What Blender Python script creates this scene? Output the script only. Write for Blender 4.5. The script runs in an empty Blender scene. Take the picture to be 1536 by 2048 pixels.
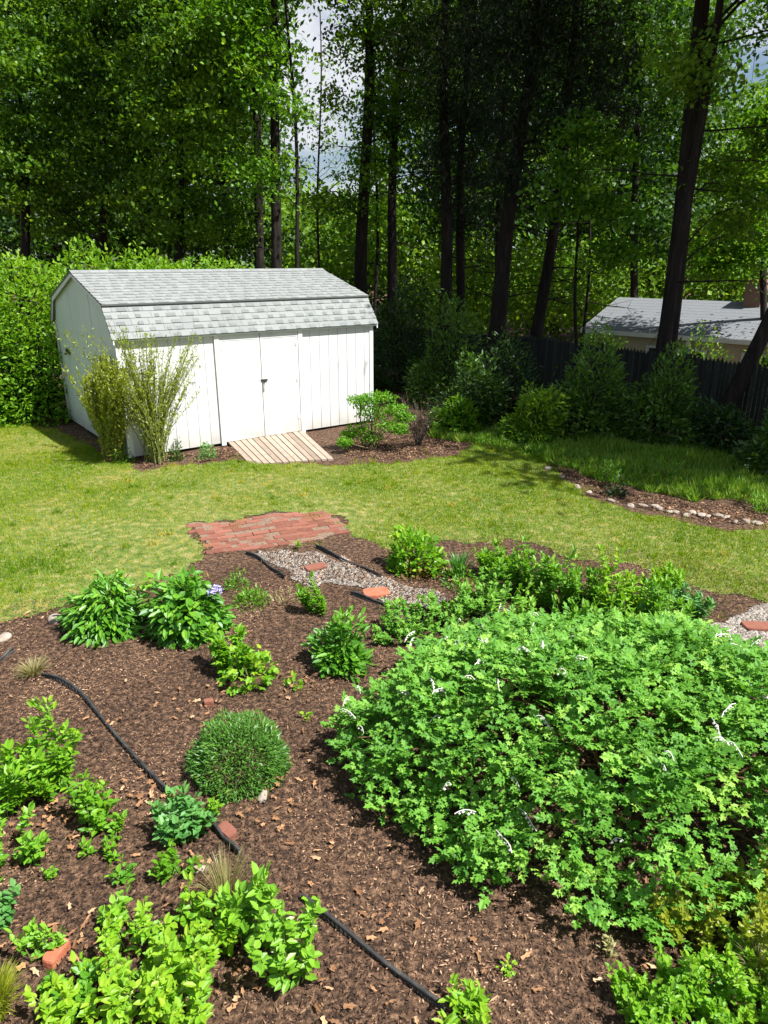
import bpy, math
import numpy as np
from mathutils import Vector

rng = np.random.default_rng(7)
R = math.radians
sc = bpy.context.scene
COL = sc.collection

# ------------------------------------------------------------------ camera
H = 3.1; F = 1421.0; PITCH = R(19.55)
cam = bpy.data.cameras.new('camera'); camo = bpy.data.objects.new('camera', cam); COL.objects.link(camo)
camo.location = (0, 0, H); camo.rotation_euler = (R(90) - PITCH, 0, 0)
cam.sensor_fit = 'VERTICAL'; cam.sensor_height = 36; cam.lens = 36 * F / 2048
cam.clip_start = 0.05; cam.clip_end = 2000
sc.camera = camo
sc.render.resolution_x = 768; sc.render.resolution_y = 1024

# ------------------------------------------------------------------ light
SUN_EL = R(58); SUN_V = Vector((0.86, -0.50, 0)).normalized()
w = bpy.data.worlds.new('World'); sc.world = w; w.use_nodes = True
nt = w.node_tree; nt.nodes.clear()
out = nt.nodes.new('ShaderNodeOutputWorld'); bg = nt.nodes.new('ShaderNodeBackground')
sky = nt.nodes.new('ShaderNodeTexSky'); sky.sky_type = 'NISHITA'; sky.sun_disc = False
sky.sun_elevation = SUN_EL; sky.sun_rotation = math.atan2(SUN_V.x, SUN_V.y)
tc = nt.nodes.new('ShaderNodeTexCoord'); mp = nt.nodes.new('ShaderNodeMapping')
mp.inputs['Scale'].default_value = (1, 1, 2.2); mp.inputs['Location'].default_value = (0.35, 0.0, 0.1)
cn = nt.nodes.new('ShaderNodeTexNoise'); cn.inputs['Scale'].default_value = 4.5; cn.inputs['Detail'].default_value = 6
cr = nt.nodes.new('ShaderNodeValToRGB'); cr.color_ramp.elements[0].position = .46; cr.color_ramp.elements[1].position = .62
mx = nt.nodes.new('ShaderNodeMix'); mx.data_type = 'RGBA'
mx.inputs[7].default_value = (7.5, 7.8, 8.4, 1)
nt.links.new(tc.outputs['Generated'], mp.inputs[0]); nt.links.new(mp.outputs[0], cn.inputs['Vector'])
nt.links.new(cn.outputs['Fac'], cr.inputs[0]); nt.links.new(cr.outputs[0], mx.inputs[0])
nt.links.new(sky.outputs[0], mx.inputs[6]); nt.links.new(mx.outputs[2], bg.inputs[0])
bg.inputs[1].default_value = 0.055; nt.links.new(bg.outputs[0], out.inputs[0])
sd = bpy.data.lights.new('sun', 'SUN'); so = bpy.data.objects.new('sun', sd); COL.objects.link(so)
sd.energy = 5.0; sd.angle = R(0.53); sd.color = (1, .965, .90)
sv = Vector((SUN_V.x * math.cos(SUN_EL), SUN_V.y * math.cos(SUN_EL), math.sin(SUN_EL)))
so.rotation_euler = sv.to_track_quat('Z', 'Y').to_euler(); so.location = (10, -5, 20)
sc.view_settings.view_transform = 'Standard'; sc.view_settings.look = 'None'
sc.view_settings.exposure = 1.0; sc.view_settings.gamma = 1
sc.render.engine = 'CYCLES'
sc.cycles.max_bounces = 5; sc.cycles.diffuse_bounces = 3; sc.cycles.transmission_bounces = 3; sc.cycles.glossy_bounces = 2

# ------------------------------------------------------------------ survey helpers: read the plan off the photograph once
cp, sp = math.cos(PITCH), math.sin(PITCH)
def _ray(px, py):
    v = -(py - 1024) / F
    return ((px - 768) / F, cp + v * sp, -sp + v * cp)
def G(px, py, z=0.0):                    # ground point
    r = _ray(px, py); t = (z - H) / r[2]; return np.array([r[0] * t, r[1] * t])
def AT(px, py, Y):                       # point at depth Y
    r = _ray(px, py); t = Y / r[1]; return np.array([r[0] * t, Y, H + r[2] * t])
def SC(Y, z=0.0):                        # pixels per metre
    return F / (Y * cp - (z - H) * sp)

def smooth(t):
    t = np.clip(t, 0, 1); return t * t * (3 - 2 * t)
FA = np.array([3.43, 20.58]); FB = np.array([7.80, 14.08])
fdir = (FB - FA) / np.linalg.norm(FB - FA); fn = np.array([-fdir[1], fdir[0]])
if fn @ np.array([1, 1]) < 0: fn = -fn
def gz(x, y):
    x = np.asarray(x, float); y = np.asarray(y, float)
    s = (x - FA[0]) * fn[0] + (y - FA[1]) * fn[1]
    base = -0.4 * smooth((s + 4) / 4.5) * smooth((x + 2) / 5)
    far = -smooth((s - .5) / 9) * (0.3 + 1.75 * smooth((x - 1.0) / 6)) * smooth((70 - y) / 30)
    back = -0.5 * smooth((y - 19) / 10)
    und = .012 * np.sin(x * 2.1 + .5) * np.cos(y * 1.7) + .008 * np.sin(x * 5.3 + y * 4.1)
    return base + np.minimum(far, 0) + back + und

# ------------------------------------------------------------------ materials
def newmat(name):
    m = bpy.data.materials.new(name); m.use_nodes = True; m.node_tree.nodes.clear()
    o = m.node_tree.nodes.new('ShaderNodeOutputMaterial'); return m, m.node_tree, o
def ramp(nt, stops):
    r = nt.nodes.new('ShaderNodeValToRGB'); e = r.color_ramp.elements
    while len(e) < len(stops): e.new(.5)
    for k, (p, c) in enumerate(stops): e[k].position = p; e[k].color = (*c, 1)
    return r
def leafmat(name, c0, c1, c2, tr=.35, gl=.06, rough=.4, warm=1.25):
    m, nt, o = newmat(name)
    a = nt.nodes.new('ShaderNodeAttribute'); a.attribute_name = 'tint'
    r = ramp(nt, [(0, c0), (.5, c1), (1, c2)]); nt.links.new(a.outputs['Fac'], r.inputs[0])
    d = nt.nodes.new('ShaderNodeBsdfDiffuse'); t = nt.nodes.new('ShaderNodeBsdfTranslucent')
    g = nt.nodes.new('ShaderNodeBsdfGlossy'); g.inputs['Roughness'].default_value = rough
    g.inputs['Color'].default_value = (.9, .95, 1, 1)
    mul = nt.nodes.new('ShaderNodeMix'); mul.data_type = 'RGBA'; mul.blend_type = 'MULTIPLY'; mul.inputs[0].default_value = 1
    mul.inputs[7].default_value = (warm * 1.15, warm * 1.1, .55, 1); mul.clamp_result = False
    nt.links.new(r.outputs[0], mul.inputs[6])
    nt.links.new(r.outputs[0], d.inputs[0]); nt.links.new(mul.outputs[2], t.inputs[0])
    m1 = nt.nodes.new('ShaderNodeMixShader'); m1.inputs[0].default_value = tr
    nt.links.new(d.outputs[0], m1.inputs[1]); nt.links.new(t.outputs[0], m1.inputs[2])
    m2 = nt.nodes.new('ShaderNodeMixShader'); m2.inputs[0].default_value = gl
    nt.links.new(m1.outputs[0], m2.inputs[1]); nt.links.new(g.outputs[0], m2.inputs[2])
    nt.links.new(m2.outputs[0], o.inputs[0]); return m
def surf(name, stops, scale=8, detail=6, rough=.85, bump=.3, bscale=None, stretch=(1, 1, 1), tint=0.0, spec=.3, dist=.01, rough_n=.6):
    """noise-coloured principled surface; tint>0 mixes the per-face attribute in"""
    m, nt, o = newmat(name)
    b = nt.nodes.new('ShaderNodeBsdfPrincipled'); b.inputs['Roughness'].default_value = rough
    b.inputs['Specular IOR Level'].default_value = spec
    tc = nt.nodes.new('ShaderNodeTexCoord'); mp = nt.nodes.new('ShaderNodeMapping'); mp.inputs['Scale'].default_value = stretch
    n = nt.nodes.new('ShaderNodeTexNoise'); n.inputs['Scale'].default_value = scale; n.inputs['Detail'].default_value = detail
    n.inputs['Roughness'].default_value = rough_n
    nt.links.new(tc.outputs['Object'], mp.inputs[0]); nt.links.new(mp.outputs[0], n.inputs['Vector'])
    r = ramp(nt, stops); fac = n.outputs['Fac']
    if tint:
        a = nt.nodes.new('ShaderNodeAttribute'); a.attribute_name = 'tint'
        mm = nt.nodes.new('ShaderNodeMix'); mm.inputs[0].default_value = tint
        nt.links.new(fac, mm.inputs[2]); nt.links.new(a.outputs['Fac'], mm.inputs[3]); fac = mm.outputs[0]
    nt.links.new(fac, r.inputs[0]); nt.links.new(r.outputs[0], b.inputs['Base Color'])
    if bump:
        n2 = nt.nodes.new('ShaderNodeTexNoise'); n2.inputs['Scale'].default_value = bscale or scale * 3; n2.inputs['Detail'].default_value = 4
        nt.links.new(mp.outputs[0], n2.inputs['Vector'])
        bp = nt.nodes.new('ShaderNodeBump'); bp.inputs['Strength'].default_value = bump; bp.inputs['Distance'].default_value = dist
        nt.links.new(n2.outputs['Fac'], bp.inputs['Height']); nt.links.new(bp.outputs[0], b.inputs['Normal'])
    nt.links.new(b.outputs[0], o.inputs[0]); return m

M = {}
M['soil'] = surf('mulch_soil', [(.34, (.012, .007, .005)), (.46, (.052, .029, .018)), (.56, (.14, .080, .048)), (.70, (.32, .20, .125))], 26, 9, .95, .9, 60, dist=.03, rough_n=.72)
M['turf'] = surf('turf_base', [(.3, (.05, .09, .018)), (.5, (.12, .17, .035)), (.7, (.32, .26, .12))], 9, 8, .95, .6, 60, dist=.02)
M['gravelbase'] = surf('gravel_base', [(.35, (.10, .08, .065)), (.5, (.20, .17, .145)), (.65, (.34, .31, .28))], 45, 8, .9, .8, 70, dist=.02)
M['chips'] = surf('bark_chips', [(0, (.008, .005, .004)), (.32, (.034, .019, .013)), (.60, (.12, .066, .040)), (.83, (.32, .185, .11)), (1, (.60, .41, .27))], 20, 4, .9, .3, tint=.85)
M['litter'] = surf('dry_leaves', [(0, (.16, .075, .035)), (.5, (.40, .22, .11)), (1, (.62, .46, .30))], 20, 4, .8, .3, tint=.85)
M['pebble'] = surf('gravel_stone', [(0, (.10, .085, .075)), (.5, (.27, .24, .21)), (1, (.50, .47, .43))], 20, 4, .85, .3, tint=.8)
M['stone'] = surf('field_stone', [(.3, (.20, .165, .13)), (.55, (.36, .31, .26)), (.75, (.52, .47, .41))], 12, 6, .9, .7)
M['brick'] = surf('red_brick', [(0, (.08, .04, .03)), (.4, (.19, .072, .048)), (.8, (.29, .12, .085)), (1, (.36, .22, .165))], 18, 9, .9, .6, tint=.45)
M['paver'] = surf('orange_brick', [(.3, (.36, .10, .055)), (.7, (.48, .17, .10))], 14, 7, .9, .5)
M['sand'] = surf('joint_sand', [(.3, (.12, .075, .05)), (.7, (.27, .19, .14))], 30, 7, .95, .5)
M['edging'] = surf('black_plastic', [(.3, (.012, .013, .014)), (.55, (.04, .04, .04)), (.75, (.10, .09, .08))], 14, 7, .6, .2, spec=.5)
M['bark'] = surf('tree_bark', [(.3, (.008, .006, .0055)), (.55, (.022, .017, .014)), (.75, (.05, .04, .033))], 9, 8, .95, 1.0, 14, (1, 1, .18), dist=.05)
M['twig'] = surf('grey_twig', [(.3, (.05, .04, .032)), (.7, (.14, .115, .095))], 20, 4, .9, .3)
M['palestem'] = surf('pale_stem', [(.3, (.42, .38, .30)), (.7, (.66, .62, .52))], 20, 4, .8, .3)
M['petal'] = surf('white_petals', [(.3, (.62, .60, .56)), (.7, (.78, .76, .70))], 30, 3, .6, .1)
M['redstem_wood'] = surf('reddish_stem', [(.3, (.10, .05, .03)), (.7, (.22, .15, .07))], 20, 4, .8, .2)
M['greenstem'] = surf('green_stem', [(.3, (.10, .13, .035)), (.7, (.19, .21, .07))], 20, 4, .8, .2)
M['brownstem'] = surf('brown_stem', [(.3, (.10, .065, .035)), (.7, (.22, .16, .09))], 20, 4, .9, .3)
M['paint'] = surf('white_paint', [(.3, (.55, .575, .57)), (.5, (.64, .66, .655)), (.7, (.67, .69, .685))], 2.2, 9, .55, .12, 30, (1, 1, .4), spec=.4, dist=.004)
M['trim'] = surf('white_trim', [(.3, (.68, .70, .695)), (.7, (.74, .755, .75))], 4, 6, .5, .05, spec=.4)
M['endpaint'] = surf('greenish_white_paint', [(.3, (.60, .68, .62)), (.7, (.70, .76, .71))], 2.5, 6, .6, .15, 30, (1, 1, .4), dist=.004)  # slightly greener white than the front wall paint
M['shingle'] = surf('pale_shingle', [(0, (.085, .095, .10)), (.35, (.175, .19, .19)), (.7, (.235, .25, .25)), (1, (.285, .30, .30))], 60, 6, .95, .4, 200, tint=.72, dist=.004)
M['darkwood'] = surf('dark_timber', [(.3, (.015, .013, .011)), (.7, (.05, .042, .035))], 12, 5, .9, .4)
M['ramp'] = surf('weathered_board', [(.2, (.19, .145, .11)), (.5, (.30, .235, .185)), (.8, (.41, .33, .27))], 7, 7, .9, .4, 40, (1, 1, 1), tint=.4)
M['metal'] = surf('dark_metal', [(.3, (.02, .02, .02)), (.7, (.06, .06, .06))], 20, 3, .4, .1, spec=.6)
M['brass'] = surf('pale_metal', [(.3, (.35, .35, .34)), (.7, (.5, .5, .48))], 20, 3, .4, .1, spec=.6)
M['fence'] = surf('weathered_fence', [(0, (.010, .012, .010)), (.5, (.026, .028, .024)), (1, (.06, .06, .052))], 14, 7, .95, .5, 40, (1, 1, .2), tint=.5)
M['hroof'] = surf('slate_roof', [(.3, (.13, .14, .155)), (.7, (.20, .21, .23))], 20, 6, .9, .3, tint=.3)
M['hwall'] = surf('cream_siding', [(.3, (.42, .38, .26)), (.7, (.50, .46, .33))], 5, 4, .8, .2)
M['glass'] = surf('window_glass', [(.3, (.02, .025, .03)), (.7, (.05, .06, .07))], 5, 2, .1, 0, spec=.7)
M['chimney'] = surf('chimney_brick', [(.3, (.16, .08, .06)), (.7, (.34, .21, .17))], 30, 5, .9, .4)
M['lilac'] = surf('lilac_petals', [(.3, (.30, .28, .50)), (.7, (.46, .44, .64))], 30, 3, .7, .1)
M['white_thing'] = surf('pale_plastic', [(.3, (.6, .6, .6)), (.7, (.7, .7, .7))], 5, 3, .5, 0)

for k_ in ('paint', 'endpaint'):
    nt_ = M[k_].node_tree; b_ = [n_ for n_ in nt_.nodes if n_.type == 'BSDF_PRINCIPLED'][0]; src = b_.inputs['Base Color'].links[0].from_socket
    t_ = nt_.nodes.new('ShaderNodeTexCoord'); sx = nt_.nodes.new('ShaderNodeSeparateXYZ'); nt_.links.new(t_.outputs['Object'], sx.inputs[0])
    nz = nt_.nodes.new('ShaderNodeTexNoise'); nz.inputs['Scale'].default_value = 5; nz.inputs['Detail'].default_value = 8; nt_.links.new(t_.outputs['Object'], nz.inputs['Vector'])
    mr = nt_.nodes.new('ShaderNodeMapRange'); mr.inputs[1].default_value = .04; mr.inputs[2].default_value = .42; mr.inputs[3].default_value = .75; mr.inputs[4].default_value = 0
    nt_.links.new(sx.outputs[2], mr.inputs[0]); mu = nt_.nodes.new('ShaderNodeMath'); mu.operation = 'MULTIPLY'; nt_.links.new(mr.outputs[0], mu.inputs[0]); nt_.links.new(nz.outputs['Fac'], mu.inputs[1])
    mc = nt_.nodes.new('ShaderNodeMix'); mc.data_type = 'RGBA'; mc.inputs[7].default_value = (.30, .24, .17, 1); nt_.links.new(mu.outputs[0], mc.inputs[0]); nt_.links.new(src, mc.inputs[6]); nt_.links.new(mc.outputs[2], b_.inputs['Base Color'])

L = {}
L['grass'] = leafmat('grass_blades', (.055, .17, .003), (.25, .35, .006), (.62, .43, .12), .35, .0, .6, 1.0)
L['shadegrass'] = leafmat('ground_cover_leaf', (.05, .16, .012), (.15, .30, .025), (.34, .38, .08), .4, .02)
L['maple'] = leafmat('maple_leaf', (.020, .062, .006), (.10, .225, .014), (.27, .44, .024), .45, .02, .5, 1.1)
L['bright'] = leafmat('spring_leaf', (.07, .19, .008), (.16, .34, .014), (.30, .48, .026), .45, .02, .5, 1.1)
L['dark'] = leafmat('evergreen_leaf', (.014, .040, .009), (.045, .105, .014), (.12, .25, .024), .35, .03, .45)
L['pine'] = leafmat('pine_needle', (.010, .020, .010), (.022, .040, .016), (.06, .075, .026), .2, .03)
L['peony'] = leafmat('peony_leaf', (.04, .15, .010), (.10, .29, .018), (.22, .44, .03), .34, .04, .45)
L['lime'] = leafmat('lime_leaf', (.075, .23, .010), (.18, .40, .016), (.36, .54, .035), .42, .025, .5)
L['rose'] = leafmat('bleeding_heart_leaf', (.05, .17, .016), (.14, .36, .036), (.31, .54, .08), .36, .02, .55, 1.0)
L['mound'] = leafmat('mound_leaf', (.035, .12, .018), (.085, .22, .03), (.17, .33, .05), .3, .03)
L['bluegreen'] = leafmat('bluegreen_leaf', (.035, .14, .028), (.08, .25, .05), (.16, .36, .08), .3, .04, .5)
L['olive'] = leafmat('olive_leaf', (.12, .17, .015), (.23, .30, .02), (.38, .42, .04), .42, .03)
L['straw'] = leafmat('straw_blade', (.22, .19, .08), (.34, .33, .14), (.5, .44, .24), .3, .03)
L['redstem'] = leafmat('bronze_leaf', (.14, .05, .02), (.22, .12, .03), (.2, .28, .04), .3, .06)

# ------------------------------------------------------------------ mesh builder
ROUND = {'ground', 'lawn', 'gravel_path', 'patio_joint_sand', 'stem', 'trunk', 'bare_twig', 'garden_edging', 'edging_stone', 'garden_stone'}
class MB:
    def __init__(s): s.v = []; s.l = []; s.t = []; s.tint = []; s.n = 0
    def add(s, V, Fc, tint=.5):
        V = np.asarray(V, float).reshape(-1, 3); Fc = np.asarray(Fc, np.int64)
        s.v.append(V); s.l.append((Fc + s.n).reshape(-1)); s.t.append(np.full(len(Fc), Fc.shape[1], np.int64))
        s.tint.append(np.broadcast_to(np.asarray(tint, float), (len(Fc),)).copy()); s.n += len(V)
    def build(s, name, mat, parent=None, origin=None, round_=False):
        me = bpy.data.meshes.new(name)
        V = np.concatenate(s.v) if s.v else np.zeros((0, 3))
        if origin is not None: V = V - np.asarray(origin, float)
        l = np.concatenate(s.l); t = np.concatenate(s.t); ti = np.concatenate(s.tint)
        me.vertices.add(len(V)); me.vertices.foreach_set('co', V.astype(np.float32).ravel())
        me.loops.add(len(l)); me.loops.foreach_set('vertex_index', l.astype(np.int32))
        me.polygons.add(len(t)); st = np.concatenate([[0], np.cumsum(t)[:-1]])
        me.polygons.foreach_set('loop_start', st.astype(np.int32))
        me.update(calc_edges=True)
        a = me.attributes.new('tint', 'FLOAT', 'FACE'); a.data.foreach_set('value', ti.astype(np.float32))
        me.materials.append(mat)
        if round_ or name in ROUND: me.shade_smooth()
        else: me.shade_flat()
        o = bpy.data.objects.new(name, me); COL.objects.link(o)
        if parent: o.parent = parent
        elif origin is not None: o.location = origin
        return o

def nrm(a): return a / np.maximum(np.linalg.norm(a, axis=-1, keepdims=True), 1e-9)
TPL = {
 'q': ([(0, 0, 0), (.45, .5, .04), (1, 0, -.08), (.45, -.5, .04)], [[0, 3, 2, 1]]),
 'f': ([(0, 0, 0), (.3, .5, .12), (.68, .42, .1), (1, 0, -.12), (.68, -.42, .1), (.3, -.5, .12)], [[0, 3, 2, 1], [0, 5, 4, 3]]),
 'b': ([(0, -.5, 0), (0, .5, 0), (1, 0, 0)], [[0, 1, 2]]),
 'm': ([(0, 0, 0), (.05, .42, .05), (.33, .26, .08), (.58, .52, .0), (.66, .22, .05), (1, 0, -.1), (.66, -.22, .05), (.58, -.52, 0), (.33, -.26, .08), (.05, -.42, .05)],
       [[0, 5, 4, 3, 2, 1], [0, 9, 8, 7, 6, 5]]),
}
def leaves(mb, P, D, N, Ln, Wd, tint, kind='q'):
    P = np.asarray(P, float); n = len(P)
    D = nrm(D); T = nrm(np.cross(N, D)); N = np.cross(D, T)
    Ln = np.broadcast_to(Ln, (n,))[:, None, None]; Wd = np.broadcast_to(Wd, (n,))[:, None, None]
    tv, tf = TPL[kind]; tv = np.array(tv, float); tf = np.array(tf)
    V = P[:, None, :] + D[:, None, :] * tv[None, :, 0:1] * Ln + T[:, None, :] * tv[None, :, 1:2] * Wd + N[:, None, :] * tv[None, :, 2:3] * Wd
    k = len(tv); Fc = (tf[None] + (np.arange(n) * k)[:, None, None]).reshape(-1, tf.shape[1])
    mb.add(V.reshape(-1, 3), Fc, np.repeat(np.clip(np.broadcast_to(tint, (n,)), 0, 1), len(tf)))
def rnd(n, s=1.0): return rng.normal(0, s, (n, 3))
def tube(mb, path, r, sides=6, tint=.5):
    path = np.asarray(path, float); n = len(path); r = np.broadcast_to(r, (n,))
    d = nrm(np.gradient(path, axis=0)); ref = np.where(np.abs(d[:, 2:3]) < .9, np.array([[0, 0, 1.]]), np.array([[1., 0, 0]]))
    ref = np.broadcast_to(ref[0], d.shape) if True else ref
    a = nrm(np.cross(d, ref)); b = np.cross(d, a)
    th = np.arange(sides) * 2 * np.pi / sides
    V = path[:, None] + (a[:, None] * np.cos(th)[None, :, None] + b[:, None] * np.sin(th)[None, :, None]) * r[:, None, None]
    Fs = []
    for i in range(n - 1):
        for j in range(sides):
            k = (j + 1) % sides; Fs.append([i * sides + j, i * sides + k, (i + 1) * sides + k, (i + 1) * sides + j])
    mb.add(V.reshape(-1, 3), Fs, tint)
def box(mb, o, ax, ay, az, tint=.5):
    """box spanned by three edge vectors from corner o"""
    o, ax, ay, az = [np.asarray(q, float) for q in (o, ax, ay, az)]
    V = [o, o + ax, o + ax + ay, o + ay, o + az, o + ax + az, o + ax + ay + az, o + ay + az]
    Fc = [[0, 3, 2, 1], [4, 5, 6, 7], [0, 1, 5, 4], [1, 2, 6, 5], [2, 3, 7, 6], [3, 0, 4, 7]]
    mb.add(V, Fc, tint)
def prism(mb, poly, ext, tint=.5):
    poly = np.asarray(poly, float); ext = np.asarray(ext, float); n = len(poly)
    V = np.concatenate([poly, poly + ext])
    mb.add(V, [list(range(n))[::-1]], tint); s = mb.n - 2 * n
    # side faces + cap share the same vertices
    mb.l.append(np.array(list(range(n, 2 * n))) + s); mb.t.append(np.array([n])); mb.tint.append(np.array([tint]))
    for i in range(n):
        j = (i + 1) % n; mb.l.append(np.array([i, j, n + j, n + i]) + s); mb.t.append(np.array([4])); mb.tint.append(np.array([tint]))

def tag(o, label=None, cat=None, group=None, kind=None):
    if label: o['label'] = label
    if cat: o['category'] = cat
    if group: o['group'] = group
    if kind: o['kind'] = kind
    return o
def empty(name, loc, label=None, cat=None, group=None):
    o = bpy.data.objects.new(name, None); COL.objects.link(o); o.location = loc; o.empty_display_size = .2
    return tag(o, label, cat, group)
def struct(o, label=None):
    o['kind'] = 'structure'
    if label: o['label'] = label
    return o
def inside(px, py, poly):
    poly = np.asarray(poly, float); c = np.zeros(np.shape(px), bool); j = len(poly) - 1
    for i in range(len(poly)):
        xi, yi = poly[i]; xj, yj = poly[j]
        c ^= ((yi > py) != (yj > py)) & (px < (xj - xi) * (py - yi) / (yj - yi + 1e-12) + xi); j = i
    return c
def wob(x, y, a=.06):
    return (x + a * np.sin(y * 7.1 + 1.3) * np.cos(x * 3.3) + .5 * a * np.sin(y * 17 + x * 11), y + a * np.sin(x * 6.3 + .7) + .5 * a * np.cos(x * 19 + y * 5))
def sheet(name, poly, cell, off, mat, label, a=.06):
    poly = np.asarray(poly, float); x0, y0 = poly.min(0) - .2; x1, y1 = poly.max(0) + .2
    nx = int((x1 - x0) / cell) + 1; ny = int((y1 - y0) / cell) + 1
    gx, gy = np.meshgrid(x0 + np.arange(nx + 1) * cell, y0 + np.arange(ny + 1) * cell, indexing='ij')
    cx = gx[:-1, :-1] + cell / 2; cy = gy[:-1, :-1] + cell / 2
    wx, wy = wob(cx, cy, a); m = inside(wx, wy, poly)
    idx = np.arange((nx + 1) * (ny + 1)).reshape(nx + 1, ny + 1)
    Fc = np.stack([idx[:-1, :-1][m], idx[1:, :-1][m], idx[1:, 1:][m], idx[:-1, 1:][m]], 1)
    u, inv = np.unique(Fc, return_inverse=True)
    X = gx.ravel()[u]; Y = gy.ravel()[u]
    mb = MB(); mb.add(np.stack([X, Y, gz(X, Y) + off], 1), inv.reshape(Fc.shape)); return struct(mb.build(name, mat), label)
def scatter(poly, n, a=.06):
    poly = np.asarray(poly, float); lo = poly.min(0); hi = poly.max(0); out = []; k = 0
    while k < n:
        p = rng.uniform(lo, hi, (n * 2, 2)); wx, wy = wob(p[:, 0], p[:, 1], a); p = p[inside(wx, wy, poly)]; out.append(p); k += len(p)
        if len(p) == 0: break
    return np.concatenate(out)[:n]
def PG(pts): return np.array([G(*p) for p in pts])

# ------------------------------------------------------------------ ground
def grid(x0, x1, nx, y0, y1, ny, gp=1.0):
    pass
xs = np.concatenate([-np.geomspace(400, 16, 30), np.arange(-15, 15.01, .25), np.geomspace(16, 400, 30)])
ys = np.concatenate([-np.geomspace(150, 4, 16), np.arange(-3, 30.01, .25), np.geomspace(31, 500, 40)])
gx, gy = np.meshgrid(xs, ys, indexing='ij'); idx = np.arange(gx.size).reshape(gx.shape)
mb = MB(); mb.add(np.stack([gx.ravel(), gy.ravel(), gz(gx.ravel(), gy.ravel())], 1),
                  np.stack([idx[:-1, :-1].ravel(), idx[1:, :-1].ravel(), idx[1:, 1:].ravel(), idx[:-1, 1:].ravel()], 1))
struct(mb.build('ground', M['soil']), 'brown mulched soil running from the garden bed back under the trees')

lawn_px = [(-500, 852), (0, 850), (60, 850), (118, 862), (262, 932), (300, 940), (430, 925), (480, 926), (700, 930), (820, 926), (905, 912), (950, 893), (1075, 903), (1110, 945),
           (1170, 990), (1260, 1022), (1400, 1052), (1536, 1066), (2000, 1110), (2000, 1330), (1640, 1240), (1536, 1205), (1430, 1182), (1300, 1140), (1150, 1112), (1020, 1082), (900, 1085),
           (790, 1098), (700, 1075), (690, 1032), (560, 1026), (470, 1034), (372, 1052), (385, 1090), (420, 1114), (350, 1150), (255, 1190), (150, 1200), (70, 1238), (-500, 1330)]
lawn = PG(lawn_px)
sheet('lawn', lawn, .05, .006, M['turf'], 'sunlit lawn with dry patches in front of the white shed')
patio_px = [(375, 1052), (560, 1030), (650, 1022), (700, 1060), (640, 1076), (585, 1090), (430, 1106)]
path_a = PG([(505, 1112), (560, 1100), (630, 1102), (700, 1138), (780, 1162), (850, 1180), (890, 1200), (870, 1218), (790, 1198), (710, 1176), (650, 1168), (600, 1148), (550, 1130)])
path_b = PG([(1390, 1285), (1420, 1255), (1480, 1225), (1560, 1205), (1800, 1230), (1800, 1400), (1540, 1345), (1460, 1318)])
sheet('gravel_path', path_a, .03, .010, M['gravelbase'], 'pale gravel path running from the brick patio under the big shrub', .04)
pb = sheet('gravel_path', path_b, .03, .010, M['gravelbase'], 'pale gravel path with brick pavers at the right edge of the bed', .04)

def mapdry(x, y):
    """how dry and thin the turf is, 0..1"""
    d = np.zeros_like(x)
    for (px, py, r, a) in [(330, 1080, .75, .9), (230, 1140, .6, .6), (60, 1235, .6, .9), (100, 1010, .5, .5), (300, 1000, .35, .5), (480, 960, .4, .5), (60, 1100, .5, .45), (180, 1090, .3, .55), (30, 960, .4, .4), (420, 990, .3, .5), (260, 1060, .35, .6), (360, 1010, .3, .5), (640, 1000, .5, .55), (780, 1030, .4, .35), (860, 960, .35, .3), (200, 960, .4, .5), (700, 1035, .5, .7), (420, 1040, .5, .7), (150, 1060, .7, .45), (560, 990, .9, .45), (380, 940, .6, .45), (0, 900, 1.0, .4),
                           (600, 945, .6, .5), (820, 930, .4, .6), (950, 1000, 1.0, .25), (1250, 1100, .9, .25), (330, 1150, .35, .8), (900, 1080, .4, .6), (1150, 1090, .5, .35), (120, 880, .7, .4), (270, 955, .5, .4)]:
        c = G(px, py); d += a * np.exp(-((x - c[0]) ** 2 + (y - c[1]) ** 2 * .7) / r ** 2)
    d += .22 * np.sin(x * 1.9 + np.sin(y * 2.3)) * np.sin(y * 2.7 + 1) + .12 * np.sin(x * 6 + y * 3) * np.cos(y * 7 - x * 2)
    return np.clip(d, 0, 1)
p = scatter(lawn, 330000, .05)
dry = mapdry(p[:, 0], p[:, 1])
keep = rng.random(len(p)) > dry * .55; p = p[keep]; dry = dry[keep]; n = len(p)
cen = G(120, 1120); lush = np.exp(-((p[:, 0] - cen[0]) ** 2 + (p[:, 1] - cen[1]) ** 2) / .45)
hgt = rng.uniform(.022, .052, n) * (1 - .35 * dry) * (1 + .6 * lush)
P = np.stack([p[:, 0], p[:, 1], gz(p[:, 0], p[:, 1]) + .004], 1)
D = np.stack([rng.normal(0, .45, n), rng.normal(0, .45, n), np.ones(n)], 1)
th = rng.uniform(0, 2 * np.pi, n); N = np.stack([np.cos(th), np.sin(th), np.zeros(n)], 1)
tt = .36 + .10 * np.sin(p[:, 0] * 2.7 + 2 * np.sin(p[:, 1] * 1.9)) * np.sin(p[:, 1] * 3.3) + rng.normal(0, .15, n) + .45 * dry * (rng.random(n) < .75) - .35 * lush
mb = MB(); leaves(mb, P, D, N, hgt, rng.uniform(.005, .010, n), tt, 'b')
q = scatter(lawn, 60000, .42); q = q[~inside(*wob(q[:, 0], q[:, 1], .05), lawn)]; g2 = []        # stragglers creeping out over the edge of the beds
q = q[rng.random(len(q)) < .5 + .5 * np.sin(q[:, 0] * 5) * np.sin(q[:, 1] * 6)]; m_ = len(q)
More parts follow.
